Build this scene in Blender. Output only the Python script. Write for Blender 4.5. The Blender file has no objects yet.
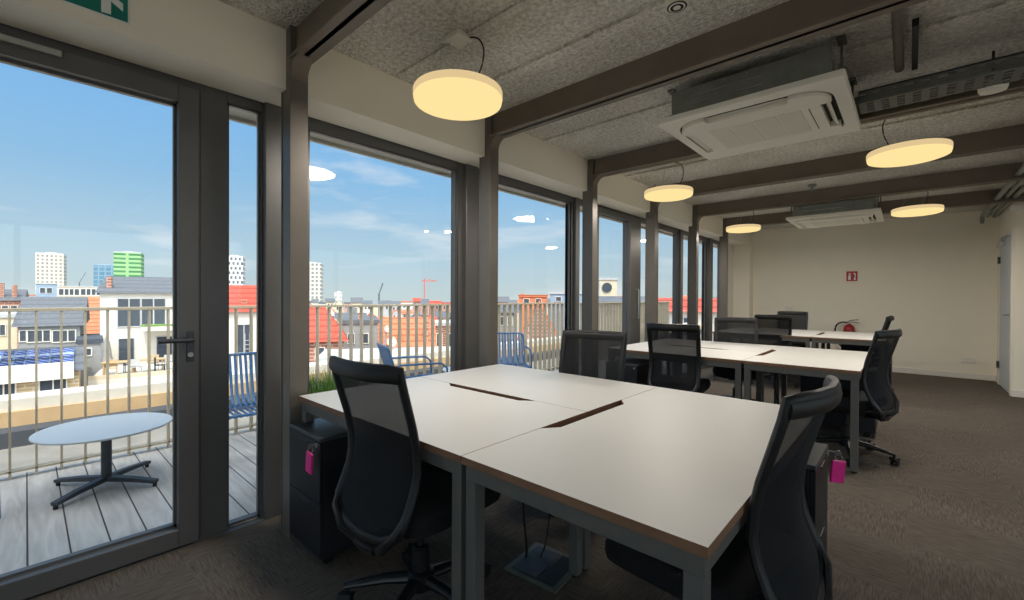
import bpy, bmesh, math, random
from mathutils import Vector, Matrix
random.seed(7)
C = bpy.context.scene.collection
PI = math.pi

# ------------------------------------------------------------------ camera model (measured from the photograph)
F_PX, YAW, PITCH, ROLL, CAM_H = 439.74, .7351, -.0070, .0052, 1.2559
_R = Vector((math.cos(YAW), math.sin(YAW), 0)); _F = Vector((-math.sin(YAW), math.cos(YAW), 0)); _U = Vector((0, 0, 1))
_F2 = _F*math.cos(PITCH)+_U*math.sin(PITCH); _U2 = -_F*math.sin(PITCH)+_U*math.cos(PITCH)
_R3 = _R*math.cos(ROLL)+_U2*math.sin(ROLL); _U3 = -_R*math.sin(ROLL)+_U2*math.cos(ROLL)
EYE = Vector((0, 0, CAM_H))
def ray(x, y): return _F2+_R3*((x-512)/F_PX)+_U3*((300-y)/F_PX)
def on(x, y, axis, v):
    d = ray(x, y); i = 'XYZ'.index(axis); return EYE+d*((v-EYE[i])/d[i])

# ------------------------------------------------------------------ materials
def lin(c):
    return tuple((v/255/12.92 if v/255 <= .04045 else ((v/255+.055)/1.055)**2.4) for v in c)
def nmat(name):
    m = bpy.data.materials.new(name); m.use_nodes = True
    nt = m.node_tree; b = nt.nodes['Principled BSDF']; return m, nt, b
def N(nt, t, **kw):
    n = nt.nodes.new(t)
    for k, v in kw.items():
        if hasattr(n, k) and not k[0].isupper(): setattr(n, k, v)
        else: n.inputs[k].default_value = v
    return n
def simple(name, rgb, rough=.6, metal=0, var=.08, scale=30, bump=0, spec=.5):
    m, nt, b = nmat(name); col = lin(rgb)
    b.inputs['Roughness'].default_value = rough; b.inputs['Metallic'].default_value = metal
    b.inputs['Specular IOR Level'].default_value = spec
    tc = N(nt, 'ShaderNodeTexCoord'); no = N(nt, 'ShaderNodeTexNoise', Scale=scale, Detail=4.0)
    nt.links.new(tc.outputs['Object'], no.inputs['Vector'])
    r = N(nt, 'ShaderNodeValToRGB')
    r.color_ramp.elements[0].position = .3; r.color_ramp.elements[1].position = .7
    r.color_ramp.elements[0].color = (*[c*(1-var) for c in col], 1); r.color_ramp.elements[1].color = (*[min(1, c*(1+var)) for c in col], 1)
    nt.links.new(no.outputs['Fac'], r.inputs['Fac']); nt.links.new(r.outputs['Color'], b.inputs['Base Color'])
    if bump:
        bp = N(nt, 'ShaderNodeBump', Strength=bump, Distance=.01)
        nt.links.new(no.outputs['Fac'], bp.inputs['Height']); nt.links.new(bp.outputs['Normal'], b.inputs['Normal'])
    return m
def emis(name, rgb, s):
    m, nt, b = nmat(name); nt.nodes.remove(b)
    e = N(nt, 'ShaderNodeEmission', Strength=s); e.inputs['Color'].default_value = (*lin(rgb), 1)
    nt.links.new(e.outputs[0], nt.nodes['Material Output'].inputs['Surface']); return m
def stripes(name, a, bcol, scale, axis='X', rough=.7, thresh=.12, bump=.3):
    """bands of a joint colour along one object axis (tiles, planks, corrugation)"""
    m, nt, b = nmat(name); b.inputs['Roughness'].default_value = rough
    tc = N(nt, 'ShaderNodeTexCoord'); sx = N(nt, 'ShaderNodeSeparateXYZ'); nt.links.new(tc.outputs['Object'], sx.inputs[0])
    mu = N(nt, 'ShaderNodeMath', operation='MULTIPLY'); mu.inputs[1].default_value = scale; nt.links.new(sx.outputs[axis], mu.inputs[0])
    fr = N(nt, 'ShaderNodeMath', operation='FRACT'); nt.links.new(mu.outputs[0], fr.inputs[0])
    lt = N(nt, 'ShaderNodeMath', operation='LESS_THAN'); lt.inputs[1].default_value = thresh; nt.links.new(fr.outputs[0], lt.inputs[0])
    no = N(nt, 'ShaderNodeTexNoise', Scale=6.0, Detail=5.0); nt.links.new(tc.outputs['Object'], no.inputs['Vector'])
    r = N(nt, 'ShaderNodeValToRGB'); ca = lin(a)
    r.color_ramp.elements[0].position = .3; r.color_ramp.elements[1].position = .7
    r.color_ramp.elements[0].color = (*[c*.8 for c in ca], 1); r.color_ramp.elements[1].color = (*[min(1, c*1.15) for c in ca], 1)
    nt.links.new(no.outputs['Fac'], r.inputs['Fac'])
    mx = N(nt, 'ShaderNodeMix', data_type='RGBA'); mx.inputs[7].default_value = (*lin(bcol), 1)
    nt.links.new(lt.outputs[0], mx.inputs[0]); nt.links.new(r.outputs['Color'], mx.inputs[6])
    nt.links.new(mx.outputs[2], b.inputs['Base Color']); return m
def brick(name, c1, c2, mortar, scale, bw=.5, rh=.25, ms=.02, off=.5, rough=.8, axes='XZ'):
    m, nt, b = nmat(name); b.inputs['Roughness'].default_value = rough
    tc = N(nt, 'ShaderNodeTexCoord'); sx = N(nt, 'ShaderNodeSeparateXYZ'); cx = N(nt, 'ShaderNodeCombineXYZ')
    nt.links.new(tc.outputs['Object'], sx.inputs[0])
    ad = N(nt, 'ShaderNodeMath', operation='ADD'); nt.links.new(sx.outputs['X'], ad.inputs[0]); nt.links.new(sx.outputs['Y'], ad.inputs[1])
    nt.links.new(ad.outputs[0], cx.inputs['X']); nt.links.new(sx.outputs['Z'], cx.inputs['Y'])
    t = N(nt, 'ShaderNodeTexBrick', Scale=scale); t.offset = off
    t.inputs['Color1'].default_value = (*lin(c1), 1); t.inputs['Color2'].default_value = (*lin(c2), 1); t.inputs['Mortar'].default_value = (*lin(mortar), 1)
    t.inputs['Mortar Size'].default_value = ms; t.inputs['Brick Width'].default_value = bw; t.inputs['Row Height'].default_value = rh
    t.inputs['Mortar Smooth'].default_value = 0
    nt.links.new(cx.outputs[0], t.inputs['Vector']); nt.links.new(t.outputs['Color'], b.inputs['Base Color']); return m

M = {}
M['wall'] = simple('wall_paint', (236, 229, 212), .85, var=.015, scale=3)
M['white_trim'] = simple('white_trim_paint', (226, 222, 212), .5, var=.02)
M['frame'] = simple('anodised_dark_frame', (98, 97, 96), .38, .3, .04, 8)
M['steel'] = simple('brown_grey_steel_paint', (104, 98, 91), .42, .25, .06, 6)
M['beam'] = simple('dark_brown_beam_paint', (112, 102, 89), .55, .1, .08, 6)
M['desk_frame'] = simple('grey_green_powder_coat', (100, 100, 96), .5, .1, .04, 20)
M['ply'] = stripes('plywood_edge', (150, 112, 84), (112, 80, 58), 330, 'Z', .65, .4)
M['desk'] = simple('off_white_laminate', (206, 205, 201), .45, 0, .012, 4, spec=.45)
M['black'] = simple('black_plastic', (17, 18, 20), .5, 0, .1, 25)
M['black_gloss'] = simple('satin_black_plastic', (22, 23, 26), .35, 0, .1, 25)
M['seat'] = simple('black_seat_fabric', (19, 20, 23), .95, 0, .25, 220, .4)
M['pedestal'] = simple('black_steel_cabinet', (27, 29, 34), .45, .1, .06, 10)
M['pedestal_top'] = simple('charcoal_steel_top', (70, 74, 78), .38, .2, .05, 10)
M['pink'] = simple('magenta_plastic_tag', (240, 42, 146), .35, 0, .08, 40)
M['chrome'] = simple('brushed_metal', (190, 190, 188), .3, .9, .05, 30)
M['ac_white'] = simple('warm_white_plastic', (226, 222, 208), .45, 0, .02, 8)
M['ac_grille'] = simple('grey_beige_intake_mesh', (216, 211, 196), .8, 0, .05, 120)
M['ac_dark'] = simple('dark_air_slot', (40, 39, 36), .7)
M['galv'] = simple('galvanised_sheet', (138, 142, 134), .45, .55, .12, 14)
M['tray'] = simple('aged_galvanised_tray', (104, 106, 100), .6, .3, .12, 14)
M['galv_dark'] = simple('dull_galvanised_sheet', (112, 112, 102), .55, .5, .14, 14)
M['pipe'] = simple('grey_pipe_paint', (104, 98, 86), .6, .1, .1, 14)
M['cable'] = simple('black_cable', (16, 16, 17), .6)
M['sign_green'] = simple('sign_green', (0, 118, 104), .4, 0, .02)
M['sign_white'] = simple('sign_white', (225, 228, 224), .4, 0, .02)
M['sign_red'] = simple('sign_red', (176, 22, 30), .4, 0, .02)
M['red'] = simple('extinguisher_red', (150, 18, 26), .3, 0, .04)
M['door_blue'] = simple('pale_blue_grey_door', (196, 202, 208), .5, 0, .02)
M['blue_metal'] = simple('blue_powder_coat', (66, 112, 160), .45, .1, .06, 30)
M['table_top'] = simple('pale_blue_grey_top', (200, 204, 206), .35, 0, .04, 30)
M['dark_metal'] = simple('charcoal_metal', (70, 74, 80), .5, .3, .08, 20)
M['rail'] = simple('beige_metal_rail', (186, 172, 148), .55, .1, .06, 20)
M['diffuser'] = emis('warm_lamp_diffuser', (255, 226, 158), .90)
M['lamp_rim'] = emis('warm_lamp_rim', (250, 220, 164), .68)
M['planter'] = simple('dark_planter', (70, 70, 68), .7, 0, .1, 20)
M['grass'] = simple('green_grass', (112, 150, 66), .7, 0, .35, 9)
M['tan'] = simple('tan_stone', (196, 164, 122), .8, 0, .08, 6)
M['coping'] = simple('pale_coping', (206, 200, 186), .8, 0, .06, 6)
M['flat_roof'] = simple('grey_roofing_felt', (138, 132, 122), .9, 0, .15, 3)
M['gutter'] = simple('dark_gutter', (70, 74, 80), .7, 0, .1, 8)

# carpet: 50 cm tiles, woven dashes turned tile by tile
def carpet():
    m, nt, b = nmat('taupe_carpet_tiles'); b.inputs['Roughness'].default_value = 1; b.inputs['Specular IOR Level'].default_value = .1
    tc = N(nt, 'ShaderNodeTexCoord')
    ck = N(nt, 'ShaderNodeTexChecker', Scale=2.0); nt.links.new(tc.outputs['Object'], ck.inputs['Vector'])
    outs = []
    for sc in ((13, 170, 1), (170, 13, 1)):
        mp = N(nt, 'ShaderNodeMapping'); mp.inputs['Scale'].default_value = sc; nt.links.new(tc.outputs['Object'], mp.inputs['Vector'])
        no = N(nt, 'ShaderNodeTexNoise', Scale=1.0, Detail=3.0, Distortion=.6); nt.links.new(mp.outputs[0], no.inputs['Vector']); outs.append(no)
    mx = N(nt, 'ShaderNodeMix', data_type='FLOAT'); nt.links.new(ck.outputs['Fac'], mx.inputs[0])
    nt.links.new(outs[0].outputs['Fac'], mx.inputs[2]); nt.links.new(outs[1].outputs['Fac'], mx.inputs[3])
    bg = N(nt, 'ShaderNodeTexNoise', Scale=1.6, Detail=4.0); nt.links.new(tc.outputs['Object'], bg.inputs['Vector'])
    r = N(nt, 'ShaderNodeValToRGB'); e = r.color_ramp.elements
    e[0].position = .3; e[0].color = (*lin((82, 76, 71)), 1); e[1].position = .68; e[1].color = (*lin((116, 108, 99)), 1)
    nt.links.new(mx.outputs[0], r.inputs['Fac'])
    r2 = N(nt, 'ShaderNodeValToRGB'); r2.color_ramp.elements[0].color = (.78, .76, .74, 1); r2.color_ramp.elements[1].color = (1.0, 1.0, 1.0, 1)
    nt.links.new(bg.outputs['Fac'], r2.inputs['Fac'])
    mm = N(nt, 'ShaderNodeMix', data_type='RGBA', blend_type='MULTIPLY'); mm.inputs[0].default_value = 1
    nt.links.new(r.outputs[0], mm.inputs[6]); nt.links.new(r2.outputs[0], mm.inputs[7]); nt.links.new(mm.outputs[2], b.inputs['Base Color'])
    bp = N(nt, 'ShaderNodeBump', Strength=.5, Distance=.006); nt.links.new(mx.outputs[0], bp.inputs['Height']); nt.links.new(bp.outputs[0], b.inputs['Normal'])
    return m
M['carpet'] = carpet()
def concrete():
    m, nt, b = nmat('sprayed_concrete'); b.inputs['Roughness'].default_value = .95
    tc = N(nt, 'ShaderNodeTexCoord')
    n1 = N(nt, 'ShaderNodeTexNoise', Scale=42.0, Detail=6.0, Roughness=.7); n2 = N(nt, 'ShaderNodeTexNoise', Scale=1.8, Detail=5.0)
    n3 = N(nt, 'ShaderNodeTexVoronoi', Scale=60.0)
    for n in (n1, n2, n3): nt.links.new(tc.outputs['Object'], n.inputs['Vector'])
    r = N(nt, 'ShaderNodeValToRGB'); e = r.color_ramp.elements
    e[0].position = .32; e[0].color = (*lin((178, 174, 163)), 1); e[1].position = .62; e[1].color = (*lin((242, 239, 229)), 1)
    nt.links.new(n1.outputs['Fac'], r.inputs['Fac'])
    r2 = N(nt, 'ShaderNodeValToRGB'); r2.color_ramp.elements[0].position = .35; r2.color_ramp.elements[1].position = .65
    r2.color_ramp.elements[0].color = (.82, .80, .77, 1); r2.color_ramp.elements[1].color = (1, 1, 1, 1)
    nt.links.new(n2.outputs['Fac'], r2.inputs['Fac'])
    mm = N(nt, 'ShaderNodeMix', data_type='RGBA', blend_type='MULTIPLY'); mm.inputs[0].default_value = 1
    nt.links.new(r.outputs[0], mm.inputs[6]); nt.links.new(r2.outputs[0], mm.inputs[7]); nt.links.new(mm.outputs[2], b.inputs['Base Color'])
    ad = N(nt, 'ShaderNodeMath', operation='ADD'); nt.links.new(n1.outputs['Fac'], ad.inputs[0]); nt.links.new(n3.outputs['Distance'], ad.inputs[1])
    bp = N(nt, 'ShaderNodeBump', Strength=.7, Distance=.02); nt.links.new(ad.outputs[0], bp.inputs['Height']); nt.links.new(bp.outputs[0], b.inputs['Normal'])
    return m
M['concrete'] = concrete()
def deckwood():
    m, nt, b = nmat('weathered_deck_boards'); b.inputs['Roughness'].default_value = .75
    tc = N(nt, 'ShaderNodeTexCoord'); mp = N(nt, 'ShaderNodeMapping'); mp.inputs['Scale'].default_value = (1.2, 9, 1); nt.links.new(tc.outputs['Object'], mp.inputs['Vector'])
    no = N(nt, 'ShaderNodeTexNoise', Scale=1.6, Detail=6.0, Distortion=1.6); nt.links.new(mp.outputs[0], no.inputs['Vector'])
    r = N(nt, 'ShaderNodeValToRGB'); e = r.color_ramp.elements
    e[0].position = .3; e[0].color = (*lin((182, 174, 166)), 1); e[1].position = .7; e[1].color = (*lin((214, 206, 196)), 1)
    nt.links.new(no.outputs['Fac'], r.inputs['Fac'])
    sx = N(nt, 'ShaderNodeSeparateXYZ'); nt.links.new(tc.outputs['Object'], sx.inputs[0])
    mu = N(nt, 'ShaderNodeMath', operation='MULTIPLY'); mu.inputs[1].default_value = 1/.145; nt.links.new(sx.outputs['Y'], mu.inputs[0])
    fr = N(nt, 'ShaderNodeMath', operation='FRACT'); nt.links.new(mu.outputs[0], fr.inputs[0])
    lt = N(nt, 'ShaderNodeMath', operation='LESS_THAN'); lt.inputs[1].default_value = .05; nt.links.new(fr.outputs[0], lt.inputs[0])
    mx = N(nt, 'ShaderNodeMix', data_type='RGBA'); mx.inputs[7].default_value = (*lin((66, 52, 44)), 1)
    nt.links.new(lt.outputs[0], mx.inputs[0]); nt.links.new(r.outputs[0], mx.inputs[6]); nt.links.new(mx.outputs[2], b.inputs['Base Color']); return m
M['deck'] = deckwood()
def glass():
    m, nt, b = nmat('clear_window_glass'); nt.nodes.remove(b)
    t = N(nt, 'ShaderNodeBsdfTransparent'); t.inputs['Color'].default_value = (.97, .985, .985, 1)
    g = N(nt, 'ShaderNodeBsdfGlossy', Roughness=.0); g.inputs['Color'].default_value = (1, 1, 1, 1)
    lw = N(nt, 'ShaderNodeLayerWeight', Blend=.5); pw = N(nt, 'ShaderNodeMath', operation='POWER'); pw.inputs[1].default_value = 5
    nt.links.new(lw.outputs['Facing'], pw.inputs[0]); fr = N(nt, 'ShaderNodeMath', operation='MULTIPLY_ADD'); fr.inputs[1].default_value = .45; fr.inputs[2].default_value = .022
    nt.links.new(pw.outputs[0], fr.inputs[0]); mx = N(nt, 'ShaderNodeMixShader')
    nt.links.new(fr.outputs[0], mx.inputs[0]); nt.links.new(t.outputs[0], mx.inputs[1]); nt.links.new(g.outputs[0], mx.inputs[2])
    nt.links.new(mx.outputs[0], nt.nodes['Material Output'].inputs['Surface']); return m
M['glass'] = glass()
def meshfabric():
    m, nt, b = nmat('black_chair_mesh'); b.inputs['Base Color'].default_value = (*lin((27, 29, 33)), 1); b.inputs['Roughness'].default_value = .9
    t = N(nt, 'ShaderNodeBsdfTransparent'); mx = N(nt, 'ShaderNodeMixShader'); mx.inputs[0].default_value = .72
    nt.links.new(t.outputs[0], mx.inputs[1]); nt.links.new(b.outputs[0], mx.inputs[2])
    nt.links.new(mx.outputs[0], nt.nodes['Material Output'].inputs['Surface']); return m
M['mesh'] = meshfabric()

# ------------------------------------------------------------------ mesh builder
class MB:
    def __init__(s): s.bm = bmesh.new()
    def box(s, x0, x1, y0, y1, z0, z1, bev=0, mat=None, seg=1):
        c = Vector(((x0+x1)/2, (y0+y1)/2, (z0+z1)/2))
        T = Matrix.Translation(c) @ Matrix.Diagonal((abs(x1-x0), abs(y1-y0), abs(z1-z0), 1))
        if mat is not None: T = mat @ T
        r = bmesh.ops.create_cube(s.bm, size=1, matrix=T)
        if bev:
            es = list({e for v in r['verts'] for e in v.link_edges})
            bmesh.ops.bevel(s.bm, geom=es, offset=bev, segments=seg, profile=.5, affect='EDGES')
        return s
    def prism(s, poly, axis, a, b):
        """polygon in the two other axes (cyclic order after axis), extruded from a to b"""
        def P(u, v, w): return {'X': (w, u, v), 'Y': (u, w, v), 'Z': (u, v, w)}[axis]
        lo = [s.bm.verts.new(P(u, v, a)) for u, v in poly]; hi = [s.bm.verts.new(P(u, v, b)) for u, v in poly]
        s.bm.faces.new(lo); s.bm.faces.new(hi)
        n = len(poly)
        for i in range(n): s.bm.faces.new((lo[i], lo[(i+1) % n], hi[(i+1) % n], hi[i]))
        return s
    def lathe(s, prof, c=(0, 0, 0), seg=32, mat=None):
        rings = []
        for r, z in prof:
            if r < 1e-6: rings.append([s.bm.verts.new((c[0], c[1], c[2]+z))])
            else: rings.append([s.bm.verts.new((c[0]+r*math.cos(2*PI*k/seg), c[1]+r*math.sin(2*PI*k/seg), c[2]+z)) for k in range(seg)])
        for A, B in zip(rings, rings[1:]):
            for k in range(seg):
                a = [A[k % len(A)], A[(k+1) % len(A)], B[(k+1) % len(B)], B[k % len(B)]]
                u = [];  [u.append(v) for v in a if v not in u]
                if len(u) > 2: s.bm.faces.new(u)
        if len(rings[0]) > 1: s.bm.faces.new(rings[0])
        if len(rings[-1]) > 1: s.bm.faces.new(rings[-1])
        if mat is not None: bmesh.ops.transform(s.bm, matrix=mat, verts=[v for R in rings for v in R])
        return s
    def sweep(s, pts, ra, rb=None, ref=(0, 0, 1), seg=8, closed=False, square=False):
        """section with half-sizes ra (across) and rb (along ref) carried along pts; ra/rb may be lists"""
        pts = [Vector(p) for p in pts]; n = len(pts); rings = []; ref = Vector(ref)
        for i, p in enumerate(pts):
            t = (pts[(i+1) % n]-pts[i-1]) if closed else (pts[min(i+1, n-1)]-pts[max(i-1, 0)])
            t.normalize()
            rf = ref if abs(t.dot(ref)) < .98 else Vector((1, 0, 0)) if abs(t.x) < .9 else Vector((0, 1, 0))
            a = t.cross(rf).normalized(); b = a.cross(t).normalized()
            A = ra[i] if isinstance(ra, (list, tuple)) else ra
            B = A if rb is None else (rb[i] if isinstance(rb, (list, tuple)) else rb)
            ring = []
            for k in range(4 if square else seg):
                if square: cx, cy = ((1, 1), (-1, 1), (-1, -1), (1, -1))[k]
                else: cx, cy = math.cos(2*PI*k/seg), math.sin(2*PI*k/seg)
                ring.append(s.bm.verts.new(p+a*cx*A+b*cy*B))
            rings.append(ring)
        m = len(rings[0])
        for i in range(n if closed else n-1):
            A, B = rings[i], rings[(i+1) % n]
            for k in range(m): s.bm.faces.new((A[k], A[(k+1) % m], B[(k+1) % m], B[k]))
        if not closed: s.bm.faces.new(rings[0]); s.bm.faces.new(rings[-1])
        return s
    def cyl(s, p, q, r, seg=16, r2=None): return s.sweep([p, q], [r, r if r2 is None else r2], seg=seg)
    def grid(s, P):
        V = [[s.bm.verts.new(p) for p in row] for row in P]
        for i in range(len(V)-1):
            for j in range(len(V[0])-1): s.bm.faces.new((V[i][j], V[i][j+1], V[i+1][j+1], V[i+1][j]))
        return s
    def build(s, name, mat, parent=None, smooth=False, kind=None, loc=None):
        bmesh.ops.recalc_face_normals(s.bm, faces=s.bm.faces)
        me = bpy.data.meshes.new(name); s.bm.to_mesh(me); s.bm.free()
        mats = mat if isinstance(mat, (list, tuple)) else [mat]
        for mm in mats: me.materials.append(M[mm] if isinstance(mm, str) else mm)
        if smooth:
            me.polygons.foreach_set('use_smooth', [True]*len(me.polygons))
            try: me.set_sharp_from_angle(angle=math.radians(38))
            except Exception: pass
        o = bpy.data.objects.new(name, me); C.objects.link(o)
        if parent is not None: o.parent = parent
        if kind: o['kind'] = kind
        if loc: o.location = loc
        return o
def thing(name, label, cat, loc=(0, 0, 0), rz=0, group=None):
    o = bpy.data.objects.new(name, None); C.objects.link(o); o.empty_display_size = .1
    o.location = loc; o.rotation_euler = (0, 0, rz); tag(o, label, cat, group); return o
def tag(o, label, cat, group=None):
    o['label'] = label; o['category'] = cat
    if group: o['group'] = group
    return o
def copy_tree(o, parent=None):
    c = o.copy(); C.objects.link(c)
    if parent is not None: c.parent = parent
    for ch in list(o.children): copy_tree(ch, c)
    return c
def dup(o, label, loc, rz=0):
    c = copy_tree(o); c.location = loc; c.rotation_euler = (0, 0, rz); c['label'] = label; return c
def struct(name, mb, mat, parent=None, **k): return mb.build(name, mat, parent, kind='structure', **k)
def flow(pts, n=6):
    P = [Vector(p) for p in pts]; P = [P[0]]+P+[P[-1]]; out = []
    for i in range(1, len(P)-2):
        a, b, c, d = P[i-1:i+3]
        for k in range(n):
            t = k/n; out.append(.5*((2*b)+(c-a)*t+(2*a-5*b+4*c-d)*t*t+(3*b-a-3*c+d)*t**3))
    return out+[P[-2]]
def arc(c, r, a0, a1, n, plane='XZ'):
    out = []
    for k in range(n+1):
        a = a0+(a1-a0)*k/n; u, v = r*math.cos(a), r*math.sin(a)
        out.append({'XZ': (c[0]+u, c[1], c[2]+v), 'XY': (c[0]+u, c[1]+v, c[2]), 'YZ': (c[0], c[1]+u, c[2]+v)}[plane])
    return out

# ================================================================== ROOM SHELL
CEIL, BULK_X, BULK_Z, WIN_X, COL_X = 2.64, -2.42, 2.33, -2.72, -2.355
XR, YB, YF = 4.4, -3.2, 10.0
struct('floor', MB().box(-2.80, XR, YB, YF+.2, -.12, 0), 'carpet')
struct('ceiling', MB().box(-2.80, XR+.2, YB-.2, YF+.2, CEIL, CEIL+.25), 'concrete')
struct('wall_far', MB().box(-2.95, 1.0, YF, YF+.2, 0, CEIL), 'wall')
struct('wall_right', MB().box(XR, XR+.2, YB-.2, -2.6, 0, CEIL).box(XR, XR+.2, 7.4, 8.57, 0, CEIL).box(XR, XR+.2, -2.6, 7.4, 0, .3).box(XR, XR+.2, -2.6, 7.4, 2.36, CEIL), 'wall')
struct('wall_near', MB().box(-2.80, -2.0, YB-.2, YB, 0, CEIL).box(3.9, XR, YB-.2, YB, 0, CEIL).box(-2.0, 3.9, YB-.2, YB, 0, .3).box(-2.0, 3.9, YB-.2, YB, 2.36, CEIL), 'wall')
m_ = MB()
for k in range(5): m_.box(XR+.06, XR+.13, -2.6+k*2.48, -2.6+k*2.48+.07, .3, 2.36)
m_.box(XR+.06, XR+.13, -2.6, 7.4, .3, .36).box(XR+.06, XR+.13, -2.6, 7.4, 2.30, 2.36)
o_ = struct('window_11', m_, 'frame'); MB().box(XR+.09, XR+.10, -2.6, 7.4, .3, 2.36).build('pane', 'glass', o_)  # glazing added in the unseen right wall to let in more daylight
m_ = MB()
for k in range(4): m_.box(-2.0+k*1.943, -1.93+k*1.943, YB-.13, YB-.06, .3, 2.36)
m_.box(-2.0, 3.9, YB-.13, YB-.06, .3, .36).box(-2.0, 3.9, YB-.13, YB-.06, 2.30, 2.36)
o_ = struct('window_12', m_, 'frame'); MB().box(-2.0, 3.9, YB-.10, YB-.09, .3, 2.36).build('pane', 'glass', o_)  # second added opening, unseen behind the viewer, brightening the interior
# corner block with the door
mb = MB().box(1.0, 1.12, 9.62, YF+.2, 0, CEIL).box(1.0, 1.12, 8.57, 8.66, 0, CEIL).box(1.0, 1.12, 8.66, 9.62, 2.12, CEIL).box(1.12, XR+.2, 8.57, 8.69, 0, CEIL)
struct('wall_corner', mb, 'wall')
struct('wall_left', MB().box(-2.68, BULK_X, YB, YF, BULK_Z, CEIL).box(-2.80, -2.68, YB, YF, 2.36, CEIL), 'wall')
struct('wall_left_end', MB().box(-2.95, -2.38, 9.72, YF, 0, BULK_Z).box(-2.95, -2.66, YB, -1.3, 0, 2.36), 'wall')
struct('baseboard_far', MB().box(BULK_X, 1.0, YF-.014, YF, 0, .09, .003), 'white_trim')
struct('baseboard_right', MB().box(.986, 1.0, 9.70, YF-.014, 0, .09, .003).box(.986, 1.0, 8.57, 8.60, 0, .09, .003).box(.986, XR, 8.556, 8.57, 0, .09, .003), 'white_trim')
struct('trim_1', MB().box(.95, XR, 8.50, 8.57, 2.40, 2.47, .006), 'white_trim')
# door in the corner
struct('trim_2', MB().box(.978, 1.13, 9.62, 9.69, 0, 2.19, .004).box(.978, 1.13, 8.60, 8.66, 0, 2.19, .004).box(.978, 1.13, 8.66, 9.62, 2.12, 2.19, .004), 'white_trim')
d1 = struct('door_1', MB().box(.985, 1.03, 8.665, 9.615, .01, 2.115, .003), 'door_blue')
MB().cyl((.985, 8.76, 1.05), (.93, 8.76, 1.05), .012).sweep([(.93, 8.75, 1.05), (.93, 8.90, 1.05)], .011).lathe([(.026, 0), (.026, .008)], seg=20, mat=Matrix.Translation((.985, 8.76, 1.05)) @ Matrix.Rotation(-PI/2, 4, 'Y')).build('door_handle', 'chrome', d1, smooth=True)
MB().box(.955, .985, 9.585, 9.61, .25, .35).box(.955, .985, 9.585, 9.61, 1.78, 1.88).build('hinge', 'dark_metal', d1)
dc = MB().box(.925, .985, 9.2, 9.42, 2.01, 2.075, .006).build('door_closer', 'chrome', d1)
MB().sweep([(.96, 9.25, 2.08), (.93, 9.0, 2.10), (.985, 8.9, 2.13)], .008, square=True).build('closer_arm', 'chrome', dc)

# ceiling strips left by the formwork
mb = MB()
for y, h in ((1.55, .012), (1.98, .02), (3.05, .014), (4.55, .015), (5.75, .012), (7.3, .014), (8.7, .012)):
    mb.box(BULK_X+.02, 4.2, y, y+.07, CEIL-h, CEIL+.01)
struct('trim_3', mb, 'concrete')

# ------------------------------------------------------------------ steel columns and beams
for k in range(6):
    y = .908+1.445*k
    c = MB()
    c.box(COL_X-.008, COL_X, y, y+.090, 0, CEIL, .001).box(-2.475, -2.467, y, y+.090, 0, CEIL, .001).box(-2.467, COL_X-.008, y+.004, y+.086, 0, CEIL)
    struct('column', c, 'steel')
    b = MB()
    zb = 2.465
    b.box(-2.36, 4.2, y+.03, y+.052, zb, CEIL)
    b.box(-2.36, 4.2, y-.010, y+.100, zb, zb+.014, .002)
    # curved haunch at the column
    hp = [(COL_X, zb)]+[(COL_X+.09-.09*math.sin(a), zb-.09+.09*math.cos(a)) for a in [i*PI/16 for i in range(9)]]
    b.prism(hp, 'Y', y+.002, y+.088)
    struct('beam', b, 'beam')

# ------------------------------------------------------------------ window wall
def pane_frame(n, y0, y1, gl, z0=.0, z1=2.36, gz0=.03, gz1=2.28, leaf=False, part_name='window'):
    """frame between y0..y1 with glass opening gl=(a,b)"""
    x0, x1 = -2.775, -2.70
    a, b = gl
    m = MB()
    for p, q in ((y0, a), (b, y1)):
        if q-p > .002: m.box(x0, x1, p, q, z0, z1, .002)
    m.box(x0, x1, a, b, z0, gz0, .002).box(x0, x1, a, b, gz1, z1, .002)
    # glazing bead
    e = .012
    m.box(-2.735, -2.712, a, a+e, gz0, gz1).box(-2.735, -2.712, b-e, b, gz0, gz1).box(-2.735, -2.712, a, b, gz0, gz0+e).box(-2.735, -2.712, a, b, gz1-e, gz1)
    o = struct(f'{part_name}_{n}', m, 'frame')
    g = MB().box(-2.742, -2.730, a-.005, b+.005, gz0-.005, gz1+.005).build('pane', 'glass', o)
    if leaf:
        f = MB()
        f.box(-2.70, -2.664, y0+.012, a+.0, z0+.012, z1-.07, .003).box(-2.70, -2.664, b, y1-.012, z0+.012, z1-.07, .003)
        f.box(-2.70, -2.664, a, b, z0+.012, gz0, .003).box(-2.70, -2.664, a, b, gz1, z1-.07, .003)
        f.build('leaf', 'frame', o)
    return o
door = pane_frame(2, -.52, .600, (-.40, .504), gz0=.10, gz1=2.205, leaf=True, part_name='door')
pane_frame(1, .600, .895, (.721, .886), gz0=.012, gz1=2.285)
m = MB().box(-2.80, -2.66, .895, 1.00, 0, 2.36, .003).box(-2.775, -2.70, 1.0, 1.14, 0, 2.36); struct('trim_4', m, 'frame')
def stepped(n, p, q):
    k = (q-p)/3
    struct(f'trim_{n}', MB().box(-2.78, -2.70, p, q, 0, 2.36, .002).box(-2.78, -2.665, p+k*.9, q-k*.4, 0, 2.36, .003), 'frame')
pane_frame(2, 1.14, 2.335, (1.148, 2.325), gz0=.03, gz1=2.27)
stepped(5, 2.325, 2.555)
pane_frame(3, 2.555, 3.935, (2.57, 3.927), gz0=.03, gz1=2.27)
stepped(6, 3.927, 4.060)
pane_frame(4, 4.060, 4.36, (4.07, 4.35), gz0=.012, gz1=2.285)
d3 = pane_frame(3, 4.36, 5.515, (4.44, 5.207), gz0=.10, gz1=2.235, leaf=True, part_name='door')
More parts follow.
